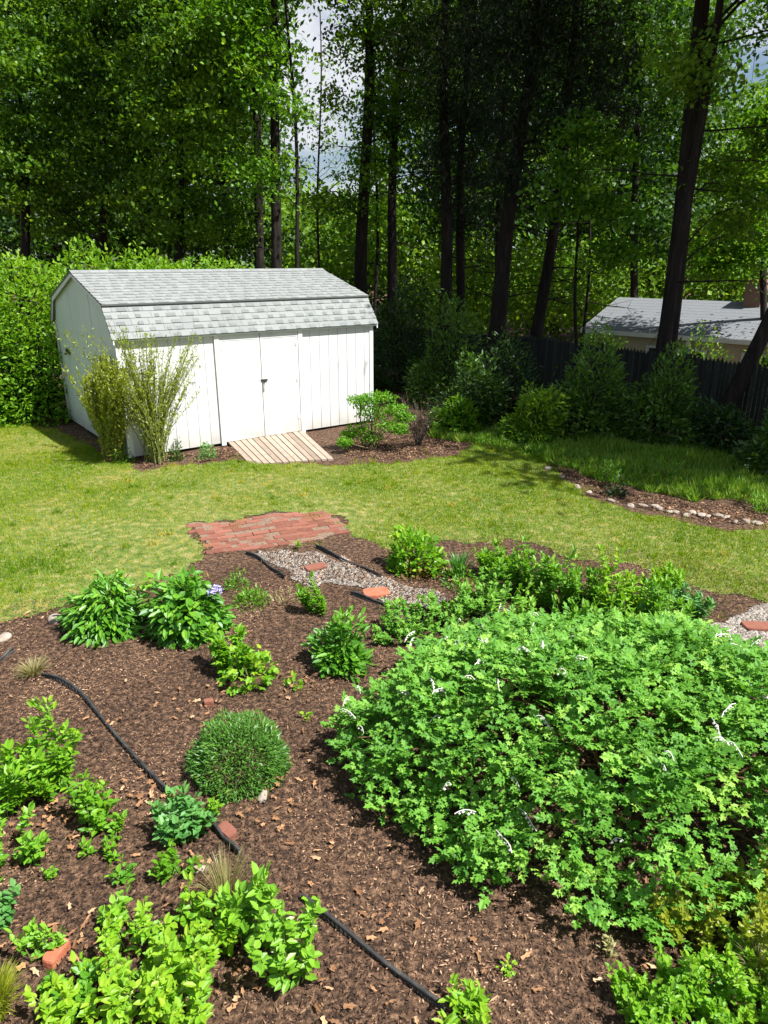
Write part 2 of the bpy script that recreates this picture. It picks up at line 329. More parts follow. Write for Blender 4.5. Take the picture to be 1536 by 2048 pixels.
if m_: leaves(mb, np.stack([q[:, 0], q[:, 1], gz(q[:, 0], q[:, 1])], 1), np.stack([rng.normal(0, .6, m_), rng.normal(0, .6, m_), np.ones(m_)], 1), rnd(m_) * [1, 1, 0], rng.uniform(.03, .08, m_), .008, rng.normal(.55, .2, m_), 'b')
n_t = 230; c_ = scatter(lawn, n_t, .05); q = np.repeat(c_, 26, 0) + rng.normal(0, .03, (n_t * 26, 2)); m_ = len(q)                      # coarser clumps in the turf
leaves(mb, np.stack([q[:, 0], q[:, 1], gz(q[:, 0], q[:, 1])], 1), np.stack([rng.normal(0, .6, m_), rng.normal(0, .6, m_), np.ones(m_)], 1), rnd(m_) * [1, 1, 0], rng.uniform(.05, .10, m_), .010, np.repeat(rng.normal(.35, .25, n_t), 26), 'b')
tag(mb.build('grass', L['grass']), 'short sunlit lawn grass with straw coloured patches', 'grass', kind='stuff')

# mulch chips over the near beds
near_bed = [(-2.6, .9), (2.9, .9), (4.4, 6.0), (3.4, 7.2), (1.3, 7.9), (.2, 7.6), (-.4, 7.2), (-1.5, 7.0), (-2.2, 6.6), (-3.6, 6.0), (-3.9, 3.5)]
p = scatter(near_bed, 150000)
g = ~inside(p[:, 0], p[:, 1], path_a) | (rng.random(len(p)) < .06); p = p[g]; n = len(p)
P = np.stack([p[:, 0], p[:, 1], gz(p[:, 0], p[:, 1]) + rng.uniform(.002, .02, n)], 1)
D = np.stack([rng.normal(0, 1, n), rng.normal(0, 1, n), rng.normal(0, .22, n)], 1)
N = np.array([0, 0, 1.]) + rnd(n, .3)
patch = .24 * np.sin(p[:, 0] * 2.3 + 1) * np.sin(p[:, 1] * 2.9) + .1 * np.sin(p[:, 0] * 4.1 - p[:, 1] * 3) + .08 * np.sin(p[:, 0] * 6 + p[:, 1] * 5)
mb = MB(); leaves(mb, P, D, N, rng.lognormal(-4.2, .5, n), rng.uniform(.004, .010, n), np.clip(rng.beta(1.5, 1.9, n) + patch, 0, 1), 'q')
tag(mb.build('bark_mulch', M['chips']), 'brown bark mulch chips spread over the garden bed', 'mulch', kind='stuff')
# mulch patches by the shed and along the right-hand bed
beds = [PG([(690, 915), (700, 880), (850, 868), (930, 885), (915, 905), (800, 922)]), PG([(430, 920), (440, 898), (500, 890), (478, 915), (400, 925), (380, 912), (290, 935), (270, 915), (300, 900)]),
        PG([(1095, 940), (1150, 945), (1290, 990), (1400, 1006), (1536, 1022), (1800, 1050), (1800, 1095), (1536, 1055), (1400, 1042), (1265, 1012), (1180, 980), (1120, 950)]),
        PG([(-100, 835), (80, 822), (95, 842), (-100, 862)])]
mb = MB()
for b in beds:
    p = scatter(b, 5000); n = len(p)
    P = np.stack([p[:, 0], p[:, 1], gz(p[:, 0], p[:, 1]) + rng.uniform(.002, .03, n)], 1)
    leaves(mb, P, np.stack([rng.normal(0, 1, n), rng.normal(0, 1, n), rng.normal(0, .25, n)], 1), np.array([0, 0, 1.]) + rnd(n, .35),
           rng.uniform(.02, .06, n), rng.uniform(.008, .025, n), rng.beta(2.2, 1.7, n), 'q')
tag(mb.build('bark_mulch', M['chips']), 'brown mulch patches beside the shed and along the stone edged bed', 'mulch', kind='stuff')
# gravel
mb = MB()
ico = np.array([(1, 0, 0), (-1, 0, 0), (0, 1, 0), (0, -1, 0), (0, 0, 1), (0, 0, -1)], float)
icf = np.array([[0, 2, 4], [2, 1, 4], [1, 3, 4], [3, 0, 4], [2, 0, 5], [1, 2, 5], [3, 1, 5], [0, 3, 5]])
def pebbles(mb, p, s0, s1, tint=None, zoff=.012):
    n = len(p); s = rng.uniform(s0, s1, n)
    V = ico[None] * s[:, None, None] * rng.uniform(.6, 1.2, (n, 6, 1)) * np.array([1, 1, .6]); V[..., :2] += rng.normal(0, .15, (n, 6, 2)) * s[:, None, None]
    V += np.stack([p[:, 0], p[:, 1], gz(p[:, 0], p[:, 1]) + zoff], 1)[:, None]
    Fc = (icf[None] + (np.arange(n) * 6)[:, None, None]).reshape(-1, 3)
    mb.add(V.reshape(-1, 3), Fc, np.repeat(rng.beta(2.4, 1.8, n) if tint is None else tint, 8))
pebbles(mb, scatter(path_a, 4200, .12), .006, .02); pebbles(mb, scatter(path_b, 5000, .04), .008, .022)
tag(mb.build('gravel', M['pebble']), 'loose pale grey gravel covering the garden path', 'gravel', kind='stuff')
p = scatter(path_a, 2600, .1); n = len(p); cb = MB()      # bark and dirt strewn over the gravel
leaves(cb, np.stack([p[:, 0], p[:, 1], gz(p[:, 0], p[:, 1]) + .03], 1), np.stack([rng.normal(0, 1, n), rng.normal(0, 1, n), rng.normal(0, .2, n)], 1), np.array([0, 0, 1.]) + rnd(n, .3), rng.uniform(.015, .04, n), .012, rng.random(n), 'q')
tag(cb.build('bark_mulch', M['chips']), 'brown bark chips strewn over the gravel path', 'mulch', kind='stuff')
# dry leaves
mb = MB()
for (px, py, r, c) in [(290, 1262, .16, 16), (520, 1600, .22, 30), (60, 1640, .2, 22), (150, 1650, .25, 26), (110, 1910, .18, 26), (190, 1930, .16, 16), (500, 1960, .14, 16), (620, 1360, .28, 26), (1290, 1950, .10, 14), (420, 1410, .25, 18),
                       (380, 1720, .2, 18), (300, 1600, .2, 22), (680, 1700, .35, 14), (560, 1560, .2, 14), (880, 1150, .25, 26), (960, 1190, .25, 16), (430, 915, .25, 24), (800, 905, .5, 40), (260, 1380, .6, 26), (1280, 1840, .15, 16), (40, 1900, .1, 10), (760, 1840, .12, 8), (1400, 1010, .8, 60), (1180, 950, .4, 24), (20, 1260, .3, 12), (640, 1440, .4, 14), (600, 2000, .3, 16), (1000, 1960, .3, 16)]:
    c0 = G(px, py); p = c0 + rng.normal(0, r * .6, (c, 2))
    P = np.stack([p[:, 0], p[:, 1], gz(p[:, 0], p[:, 1]) + rng.uniform(.015, .035, c)], 1)
    leaves(mb, P, np.stack([rng.normal(0, 1, c), rng.normal(0, 1, c), rng.normal(0, .2, c)], 1), np.array([0, 0, 1.]) + rnd(c, .35), rng.uniform(.03, .07, c), rng.uniform(.015, .035, c), rng.random(c) ** 1.6 * .8, 'm')
tag(mb.build('leaf_litter', M['litter']), 'curled tan dead leaves lying on the mulch', 'dead leaves', kind='stuff')

# ------------------------------------------------------------------ brick patio
mb = MB()
pp = PG(patio_px); o0 = G(430, 1106); ud = nrm(G(640, 1076) - o0); vd = np.array([-ud[1], ud[0]])
k = 0
for i in range(-6, 30):
    for j in range(-4, 22):
        c = o0 + ud * (i * .205 + (.1 if j % 2 else 0)) + vd * (j * .103)
        if not inside(np.array([c[0]]), np.array([c[1]]), pp)[0]: continue
        if rng.random() < .03: continue
        a = rng.normal(0, .015); u2 = ud * math.cos(a) + vd * math.sin(a); v2 = -ud * math.sin(a) + vd * math.cos(a)
        z = gz(c[0], c[1]) + .012 + rng.normal(0, .0035)
        q = c - u2 * .098 - v2 * .048
        box(mb, (q[0], q[1], z - .02), (*(u2 * .196), 0), (*(v2 * .096), 0), (0, 0, .02), float(np.clip(rng.beta(2, 2) + (.3 if j > 8 and rng.random() < .35 else 0), 0, 1)))
struct(mb.build('brick_patio', M['brick']), 'small patio of worn red bricks set in the lawn')
sheet('patio_joint_sand', pp, .03, .008, M['sand'], 'sandy joints between the patio bricks', .05)

def brick(px, py, ang, name, label, mat, size=(.20, .10), group=None, tilt=0.0):
    c = G(px, py); l, wd = size; ca, sa = math.cos(ang), math.sin(ang)
    pts = []
    for t in np.linspace(0, 2 * np.pi, 20, endpoint=False):      # worn rounded brick outline
        e = 5.0; x = np.sign(math.cos(t)) * abs(math.cos(t)) ** (2 / e) * l / 2; y = np.sign(math.sin(t)) * abs(math.sin(t)) ** (2 / e) * wd / 2
        x *= 1 + rng.normal(0, .015); y *= 1 + rng.normal(0, .02)
        pts.append((x * ca - y * sa, x * sa + y * ca, 0))
    pts = np.array(pts); low = pts.copy(); top = pts * .95; top[:, 2] = .055 + pts[:, 0] * tilt; mid = pts.copy(); mid[:, 2] = .045 + pts[:, 0] * tilt
    mb = MB(); V = np.concatenate([low, mid, top]); n = 20
    Fs = [[i, (i + 1) % n, n + (i + 1) % n, n + i] for i in range(n)] + [[n + i, n + (i + 1) % n, 2 * n + (i + 1) % n, 2 * n + i] for i in range(n)]
    mb.add(V, Fs, .5); s0 = mb.n - 3 * n; mb.l.append(np.arange(2 * n, 3 * n) + s0); mb.t.append(np.array([n])); mb.tint.append(np.array([.6]))
    o = mb.build(name, mat); o.location = (c[0], c[1], float(gz(c[0], c[1])) - .012); return tag(o, label, 'brick', group)
brick(752, 1190, .25, 'paver_brick', 'orange red brick paver on the gravel beside the black edging', M['paver'], (.26, .17), 'brick pavers on the gravel path')
brick(632, 1137, .5, 'paver_brick', 'faded pink brick paver on the gravel between the patio and the lime shrub', M['brick'], (.24, .13), 'brick pavers on the gravel path')
for px, py, a, s, lb in [(1440, 1292, -.35, (.34, .16), 'long orange brick paver at the left end of the right hand gravel path'), (1490, 1310, -.2, (.18, .11), 'small orange brick paver lowest on the right hand gravel path'),
                         (1515, 1256, -.1, (.26, .15), 'dull red brick paver at the right edge of the picture on the gravel'), (1528, 1332, -.1, (.2, .1), 'brown brick paver at the lower right end of the gravel path')]:
    brick(px, py, a, 'paver_brick', lb, M['paver'] if 'orange' in lb else M['brick'], s, 'brick pavers on the gravel path')
brick(455, 1668, -.8, 'brick_piece', 'broken red brick lying against the black edging near the blue green plant', M['brick'], (.13, .07), tilt=.1)
brick(418, 1408, .3, 'brick_piece', 'small pink brick chip on the open mulch', M['brick'], (.07, .05))
brick(115, 1915, 1.3, 'brick_piece', 'tan brick piece half buried in mulch at the lower left', M['paver'], (.13, .07))
def stone(px, py, s, label, group=None, mat='stone', flat=.55):
    c = G(px, py); nu, nv = 10, 7; V = []
    ph = rng.uniform(0, 6, 6)
    for i in range(nv + 1):
        for j in range(nu):
            t = math.pi * i / nv; a = 2 * math.pi * j / nu
            d = np.array([math.sin(t) * math.cos(a), math.sin(t) * math.sin(a), math.cos(t)])
            r = 1 + .18 * math.sin(2.3 * d[0] + ph[0]) + .15 * math.sin(3.1 * d[1] + ph[1]) + .1 * math.sin(4 * d[2] + ph[2]) + rng.normal(0, .03)
            V.append(d * r * np.array([s, s * .7, s * flat]))
    Fs = [[i * nu + j, (i + 1) * nu + j, (i + 1) * nu + (j + 1) % nu, i * nu + (j + 1) % nu] for i in range(nv) for j in range(nu)]
    mb = MB(); mb.add(V, Fs); o = mb.build('edging_stone' if group else 'garden_stone', M[mat]); o.location = (c[0], c[1], float(gz(*c)) + s * .15)
    o.rotation_euler.z = rng.uniform(0, 3); return tag(o, label, 'stone', group)
stone(110, 1243, .08, 'flat pale stone at the lawn edge left of the peony mound')
stone(10, 1276, .08, 'flat tan stone at the left edge of the picture by the lawn', flat=.35)
stone(525, 1588, .05, 'small pale stone below the round mound')
stone(1095, 940, .07, 'pale grey stone at the inner tip of the stone edging')
stone(395, 1740, .045, 'small pale stone among the seedlings near the grass tuft')
ev = [(1125, 952), (1150, 968), (1180, 986), (1225, 1003), (1262, 1012)] + [(x, 1012 + (x - 1285) * .165) for x in range(1285, 1600, 17)]
for (x, y) in ev:
    stone(x + rng.normal(0, 4), y + rng.normal(0, 2.5), rng.uniform(.045, .075), 'whitish stone in the curved row edging the right hand bed', 'edging stones along the right hand bed', flat=.4)

# ------------------------------------------------------------------ black plastic edging
def edging(pts, label, h=.042, w=.0105):
    P2 = PG(pts); m = 40; t = np.linspace(0, len(P2) - 1, m)
    X = np.interp(t, range(len(P2)), P2[:, 0]); Y = np.interp(t, range(len(P2)), P2[:, 1])
    for _ in range(5): X[1:-1] = (X[:-2] + X[2:] + 2 * X[1:-1]) / 4; Y[1:-1] = (Y[:-2] + Y[2:] + 2 * Y[1:-1]) / 4
    Z = gz(X, Y) + h * (.8 + .25 * np.sin(np.linspace(0, 9, m)))
    mb = MB(); path = np.stack([X, Y, Z], 1)
    o = tuple(path[m // 2] * [1, 1, 0])
    tube(mb, path, w, 10)
    d = nrm(np.gradient(path[:, :2], axis=0)); nn = np.stack([-d[:, 1], d[:, 0]], 1) * .004
    for i in range(m - 1):     # the strip below the bead
        a, b = path[i], path[i + 1]
        box(mb, (a[0] - nn[i, 0], a[1] - nn[i, 1], a[2] - .10), (b[0] - a[0], b[1] - a[1], 0), (2 * nn[i, 0], 2 * nn[i, 1], 0), (0, 0, .09))
    return tag(mb.build('garden_edging', M['edging'], origin=o), label, 'garden edging', 'black edging strips in the bed')
edging([(85, 1352), (120, 1362), (165, 1392), (215, 1455), (270, 1520), (318, 1572), (345, 1596)], 'long curved black edging strip left of the round mound')
edging([(425, 1655), (448, 1680), (480, 1712)], 'short black edging strip beside the broken red brick')
edging([(605, 1800), (650, 1838), (720, 1890), (790, 1945), (850, 1992), (890, 2020)], 'straight black edging strip in the foreground below the big shrub')
edging([(632, 1095), (660, 1108), (710, 1135), (762, 1158)], 'black edging strip on the far side of the gravel path')
edging([(702, 1188), (740, 1202), (800, 1220), (850, 1232)], 'thick black edging strip in front of the orange paver')
edging([(492, 1108), (520, 1118), (545, 1140), (570, 1158)], 'black edging end at the near corner of the brick patio')
edging([(-40, 1345), (0, 1322), (28, 1302)], 'short black edging strip at the left edge of the picture')

# ------------------------------------------------------------------ shed
SX, SY = -4.163, 11.273; az = R(36.52); U = np.array([math.cos(az), math.sin(az), 0]); Vv = np.array([-math.sin(az), math.cos(az), 0]); Z = np.array([0, 0, 1.])
SL, SW, SE, SHB, SHR, INS, OE, OF = 4.885, 3.765, 1.933, 2.429, 2.911, .265, .07, .10
def S(a, b, z): return np.array([0, 0, 0.]) + U * a + Vv * b + Z * z
shed = empty('garden_shed', (SX, SY, 0), 'white gambrel roofed garden shed with double doors on the lawn', 'shed')
def sb(mb, a, b, z, da, db, dz, tint=.5): box(mb, S(a, b, z), U * da, Vv * db, Z * dz, tint)
zb = .05
# front wall: grooved boards either side of the doors
def siding(mb, a0, a1, b, z0, z1, out_):
    x = a0
    while x < a1 - .01:
        wd = min(.203, a1 - x); sb(mb, x + .008, b, z0, wd - .010, .013 * out_, z1 - z0); x += .203
    sb(mb, a0, b + .010 * (1 if out_ < 0 else -1) * 0 + (.0 if out_ < 0 else 0), z0 + .002, a1 - a0, -.008 * 0 + .003 * out_, z1 - z0 - .004)
f = MB(); siding(f, 0, 1.62, 0, zb, SE + .02, -1); siding(f, 3.27, SL, 0, zb, SE + .02, -1)
sb(f, 0, .002, zb, SL, .02, SE - zb)
f.build('front_wall', M['paint'], shed)
f = MB(); sb(f, .02, SW - .02, zb, SL - .04, .02, SE - zb); f.build('back_wall', M['paint'], shed)
def gable(a, da, mat):
    prof = [(0, zb), (SW, zb), (SW, SE), (SW - INS + .02, SHB - .03), (SW / 2, SHR - .04), (INS - .02, SHB - .03), (0, SE)]
    g = MB(); prism(g, [S(a, b, z) for b, z in prof], U * da)
    # board grooves show as thin raised battens between panels
    for b in (SW * .333, SW * .667):
        ht = SHB + (SHR - SHB) * (1 - abs(b - SW / 2) / (SW / 2 - INS)) - .08
        sb(g, a - .012 if da > 0 else a, b - .03, zb, .012, .06, ht - zb)
    return g.build('end_wall', mat, shed)
gable(.0, .02, M['endpaint']); gable(SL, -.02, M['endpaint'])
f = MB()
for (a, b, da, db) in ((-.012, -.03, .085, .011), (SL - .075, -.03, .085, .011), (-.024, -.03, .012, .09), (-.024, SW - .06, .012, .07)):
    f = MB(); sb(f, a, b, zb - .01, da, db, SE - zb); f.build('corner_trim', M['trim'], shed)
for a in (1.60, 3.215):
    f = MB(); sb(f, a, -.05, zb - .04, .085, .034, SE - zb + .04); f.build('door_trim', M['trim'], shed)
for k, a in enumerate((1.692, 2.456)):
    d = MB(); sb(d, a, -.034, zb + .01, .752, .03, SE - zb - .03)
    for (da, w2) in ((.0, .045), (.707, .045)): sb(d, a + da + .002, -.040, zb + .014, w2 - .004, .006, SE - zb - .04)
    sb(d, a + .047, -.039, SE - .13, .658, .005, .08)
    dd = d.build('door', M['paint'], shed)
    if k == 0:
        h = MB(); sb(h, 2.425, -.052, 1.06, .13, .012, .035); sb(h, 2.47, -.07, 1.04, .045, .018, .05); h.build('latch', M['metal'], dd)
    else:
        h = MB(); sb(h, 2.462, -.062, .90, .03, .022, .10); h.build('handle', M['brass'], dd)
    hg = 1.70 if k == 0 else 3.15
    for zz in (.3, 1.0, 1.65):
        h = MB(); sb(h, hg, -.046, zz, .05, .006, .07); h.build('hinge', M['trim'], dd)
f = MB(); sb(f, 1.60, -.012, zb - .03, 1.70, .02, .035); f.build('door_sill', M['darkwood'], shed)
f = MB()
for b in (.25, SW / 2 - .05, SW - .35): sb(f, .06, b, -.10, SL - .12, .10, .15)
for a in (.03, SL - .12): sb(f, a, .03, -.10, .09, SW - .06, .145)
f.build('skid', M['darkwood'], shed)
f = MB(); sb(f, -OE, -OF + .012, SE - .03, SL + 2 * OE, .018, .055); sb(f, -OE, SW + OF - .03, SE - .03, SL + 2 * OE, .018, .055)
sb(f, -OE, -OF + .03, SE - .018, SL + 2 * OE, OF - .05, .012)
f.build('fascia', M['endpaint'], shed)
# rake boards follow the gambrel on both ends
def rake(a, da):
    pr = [(-OF, SE), (INS, SHB), (SW / 2, SHR), (SW - INS, SHB), (SW + OF, SE)]
    g = MB()
    for (b0, z0), (b1, z1) in zip(pr[:-1], pr[1:]):
        prism(g, [S(a, b0, z0 - .075), S(a, b1, z1 - .075), S(a, b1, z1 - .005), S(a, b0, z0 - .005)], U * da)
    g.build('rake_board', M['trim'], shed)
rake(-OE, .02); rake(SL + OE - .02, .02)
def slope(mb, b0, z0, b1, z1, rows, dk):
    A0 = S(-OE - .012, b0, z0); L_ = SL + 2 * OE + .024; up = S(0, b1, z1) - S(0, b0, z0); ln = np.linalg.norm(up); up = up / ln
    n = np.cross(U, up); n = n if n[2] > 0 else -n
    box(mb, A0 - n * .02 , U * L_, up * ln, n * .02, .3)
    e = ln / rows
    def tab(xa, xb, v0, v1, l0, l1, t):
        xa, xb = max(xa, 0), min(xb, L_)
        if xb - xa < .015: return
        q = A0 + U * xa + up * v0; q2 = A0 + U * xb + up * v0; w2 = up * (v1 - v0)
        mb.add([q + n * l0, q2 + n * l0, q2 + w2 + n * l1, q + w2 + n * l1, q, q2], [[0, 1, 2, 3], [4, 5, 1, 0]], t)
    for i in range(rows):
        x = -rng.uniform(0, .3)
        while x < L_:
            wd = rng.uniform(.14, .32); tab(x + .002, x + wd - .002, e * i, e * (i + 1), .011, .003, rng.uniform(.65, .95)); x += wd
        x = -rng.uniform(0, .2)
        while x < L_:
            wd = rng.uniform(.07, .17); gap = rng.uniform(.08, .24)
            tab(x, x + wd, e * (i + .02), e * (i + .52), .0165, .0125, rng.uniform(*dk)); x += wd + gap
f = MB()
slope(f, -OF, SE, INS, SHB, 5, (.22, .45)); slope(f, SW + OF, SE, SW - INS, SHB, 5, (.22, .45))
f.build('lower_roof', M['shingle'], shed)
f = MB(); slope(f, INS - .05, SHB + .012, SW / 2, SHR, 12, (.5, .75)); slope(f, SW - INS + .05, SHB + .012, SW / 2, SHR, 12, (.5, .75))
f.build('upper_roof', M['shingle'], shed)
f = MB()
for (b0, b1) in ((SW / 2 - .13, SW / 2), (SW / 2 + .13, SW / 2)):
    sl = (SHR - SHB) / (SW / 2 - INS); x = -OE - .01
    while x < SL + OE - .02:
        wd = min(.16, SL + OE + .01 - x)
        q = [S(x, b0, SHR - .13 * sl + .018), S(x + wd - .004, b0, SHR - .13 * sl + .018), S(x + wd - .004, b1, SHR + .022), S(x, b1, SHR + .022)]
        f.add(q, [[0, 1, 2, 3]], rng.uniform(.5, 1)); x += .16
f.build('ridge_cap', M['shingle'], shed)
f = MB(); sb(f, -.05, SW * .78, 1.42, .05, .16, .10); sb(f, -.07, SW * .80, 1.40, .02, .12, .03); f.build('vent', M['metal'], shed)

# ramp
rq = [G(482, 912), G(672, 915)]
ramp_ = empty('wooden_ramp', (0, 0, 0), 'weathered grey brown board ramp below the shed doors', 'ramp')
top0 = np.array([SX, SY, 0]) + S(1.72, -.02, .055); top1 = np.array([SX, SY, 0]) + S(3.26, -.02, .055)
b0 = np.array([*G(500, 931), .02]); b1 = np.array([*G(668, 919), .02])
mb = MB(); nb = 13
for i in range(nb):
    t0 = i / nb + .006; t1 = (i + 1) / nb - .006
    A = top0 + (top1 - top0) * t0; B = top0 + (top1 - top0) * t1; C = b0 + (b1 - b0) * t1; Dd = b0 + (b1 - b0) * t0
    dz = rng.normal(0, .002); tn = rng.random()
    V = [A, B, C, Dd]; V = [v + Z * dz for v in V]; V = [v - Z * .03 for v in V] + V
    mb.add(V, [[3, 2, 1, 0], [4, 5, 6, 7], [0, 1, 5, 4], [1, 2, 6, 5], [2, 3, 7, 6], [3, 0, 4, 7]], tn)
mb.build('deck_board', M['ramp'], ramp_)
mb = MB(); mid0 = top0 * .92 + b0 * .08; box(mb, mid0 - Z * .10, (top1 - top0), (b0 - top0) * .03, Z * .065); box(mb, (top0 + b0) / 2 - Z * .08, (top1 - top0) * .98, (b0 - top0) * .05, Z * .045)
mb.build('joist', M['darkwood'], ramp_)

# ------------------------------------------------------------------ fence
fence = empty('wooden_fence', (FA[0], FA[1], 0), 'dark weathered picket stockade fence behind the shrubs', 'fence')
f0 = FA - fdir * 9.0; f1 = FB + fdir * 6.5; tot = np.linalg.norm(f1 - f0)
mb = MB(); rails = MB(); nrm2 = -fn
k = 0; x = 0
while x < tot:
    c = f0 + fdir * x; z0 = float(gz(*c)); hgt_ = 1.50 + rng.normal(0, .012)
    wd = .078; d3 = np.array([*fdir, 0]); n3 = np.array([*nrm2, 0])
    o = np.array([c[0] - FA[0], c[1] - FA[1], z0 + .03])
    poly = [o, o + d3 * wd, o + d3 * wd + Z * (hgt_ - .07), o + d3 * wd / 2 + Z * hgt_, o + Z * (hgt_ - .07)]
    prism(mb, poly, n3 * .022, rng.random()); x += .092
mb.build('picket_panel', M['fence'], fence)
for i in range(int(tot / 2.4)):
    c = f0 + fdir * (i * 2.4 + .3) - nrm2 * .09; z0 = float(gz(*c)); q = MB()
    box(q, (c[0] - FA[0], c[1] - FA[1], z0 - .2), (*(fdir * .1), 0), (*(nrm2 * .08), 0), (0, 0, 1.75)); q.build('fence_post', M['fence'], fence)

# ------------------------------------------------------------------ neighbour house
hang = R(46); hu = np.array([-math.sin(hang), math.cos(hang), 0]); hw = np.array([hu[1], -hu[0], 0]); hE = np.array([7.29, 27, .72])
house = empty('neighbour_house', (hE[0], hE[1], -1.8), 'low cream house with grey roof and brick chimney beyond the fence', 'house')
HO = np.array([hE[0], hE[1], -1.8]); def_len = 13.0
def HP(a, b, z): return hE - HO - hu * a + hw * b + Z * z       # a along the eave toward us, b back, z from the eave
mb = MB()
for sgn in (0, 1):
    bb = [0, 2.7] if sgn == 0 else [5.4, 2.7]
    nrow = 12
    for i in range(nrow):
        t0, t1 = i / nrow, (i + 1) / nrow
        p0 = HP(0, bb[0] + (bb[1] - bb[0]) * t0, 1.0 * t0 + .004); p1 = HP(def_len, bb[0] + (bb[1] - bb[0]) * t0, 1.0 * t0 + .004)
        p2 = HP(def_len, bb[0] + (bb[1] - bb[0]) * t1, 1.0 * t1); p3 = HP(0, bb[0] + (bb[1] - bb[0]) * t1, 1.0 * t1)
        mb.add([p0, p1, p2, p3, p0 - Z * .02, p1 - Z * .02], [[0, 1, 2, 3], [4, 5, 1, 0]], rng.uniform(.4, .6))
hr = mb.build('roof', M['hroof'], house)
mb = MB(); prism(mb, [HP(0, 0, -.02), HP(0, 2.7, .98), HP(0, 5.4, -.02), HP(0, 5.4, -.16), HP(0, 2.7, .84), HP(0, 0, -.16)], hu * .03)
box(mb, HP(0, -.03, -.16), -hu * def_len, hw * .03, Z * .15); mb.build('fascia', M['trim'], house)
mb = MB(); prism(mb, [HP(.4, .4, -2.6), HP(.4, 5.0, -2.6), HP(.4, 5.0, .04), HP(.4, 2.7, .9), HP(.4, .4, .04)], -hu * (def_len - .8)); mb.build('wall', M['hwall'], house)
for a in (2.4, 3.5, 5.6, 8):
    fr = MB()
    for (da, dz, wa, wz) in ((0, 0, .09, 1.15), (.91, 0, .09, 1.15), (.09, 0, .82, .09), (.09, 1.06, .82, .09)): box(fr, HP(a + da, .34, -1.6 + dz), -hu * wa, hw * .055, Z * wz)
    fo = fr.build('window', M['trim'], house); g_ = MB(); box(g_, HP(a + .09, .375, -1.51), -hu * .82, hw * .02, Z * .97); g_.build('pane', M['glass'], fo)
for a in (.1, 3.15, 3.9):
    q = MB(); box(q, HP(a, .02, -2.6), -hu * .12, hw * .12, Z * 2.44); q.build('porch_post', M['trim'], house)
q = MB(); cb = HP(4.75, 2.3, .5); box(q, cb, -hu * .55, hw * .55, Z * 1.15); box(q, cb + hu * .05 - hw * .05 + Z * 1.152, -hu * .65, hw * .65, Z * .10)
ch = q.build('chimney', M['chimney'], hr); q = MB(); tube(q, [cb - hu * .27 + hw * .27 + Z * 1.26, cb - hu * .27 + hw * .27 + Z * 1.42], .12, 10); 
q.build('vent_pipe', M['metal'], house)
# far neighbour glimpsed left of the leaning trunk
def small_house(px, py, Y, wdt, name, label, roofm, ht=2.6):
    c = AT(px, py, Y); z0 = float(gz(c[0], c[1])); e = empty(name, (c[0], c[1], z0), label, 'house')
    q = MB(); box(q, (0, 0, 0), (wdt, .0, 0), (0, 4, 0), (0, 0, ht)); q.build('wall', M['white_thing'], e)
    q = MB(); prism(q, [(-.3, -.3, ht + .01), (-.3, 4.3, ht + .01), (-.3, 2, ht + 1.3)], (wdt + .6, 0, 0)); q.build('roof', roofm, e)
    for i in range(3):
        q = MB(); box(q, (wdt * (.15 + .3 * i), -.03, 1), (.9, 0, 0), (0, .028, 0), (0, 0, 1.1)); w_ = q.build('window', M['trim'], e)
        q = MB(); box(q, (wdt * (.15 + .3 * i) + .07, -.045, 1.07), (.76, 0, 0), (0, .014, 0), (0, 0, .96)); q.build('pane', M['glass'], w_)
small_house(815, 655, 44, 5, 'distant_house', 'white house glimpsed through the dark shrubs right of the shed', M['hroof'], 1.6)
small_house(1500, 600, 48, 9, 'distant_house', 'tan house behind the grey roofed one at the right edge', M['chimney'], 3.0)

# ------------------------------------------------------------------ plants
def lump(d, k, ph):   # cheap low-frequency noise on directions
    return np.sin(d[:, 0] * k + ph[0]) * np.sin(d[:, 1] * k * 1.1 + ph[1]) + np.sin(d[:, 2] * k * 1.3 + ph[2] + d[:, 0] * 2)
def dome_pts(n, rx, ry, h, fill=.3, low=-.05, lumpy=.14, k=5.0):
    d = nrm(rnd(n)); d[:, 2] = np.abs(d[:, 2]); m = rng.random(n) < .25; d[m, 2] *= rng.uniform(0, .4, m.sum()); d = nrm(d)
    ph = rng.uniform(0, 6, 3); r = (1 - np.abs(rng.normal(0, fill, n))).clip(.15, 1.1) * (1 + lumpy * lump(d, k, ph))
    return np.stack([d[:, 0] * rx * r, d[:, 1] * ry * r, d[:, 2] * h * r], 1), d
def stems_mb(mb, n, rx, ry, h, r0=.006, spread=.85, base=.12):
    for _ in range(n):
        a = rng.uniform(0, 2 * np.pi); q = math.sqrt(rng.random()) * spread; hh = h * rng.uniform(.7, .98) * math.sqrt(max(.15, 1 - q * q * .8))
        e = np.array([math.cos(a) * rx * q, math.sin(a) * ry * q, hh]); b = np.array([math.cos(a) * rx * base * q, math.sin(a) * ry * base * q, 0])
        t = np.linspace(0, 1, 6)[:, None]; path = b + (e - b) * np.stack([t[:, 0] ** 1.5, t[:, 0] ** 1.5, t[:, 0] ** .85], 1); path[1:] += rng.normal(0, .012 * h, (5, 3))
        tube(mb, path, np.linspace(r0, r0 * .4, 6), 5)
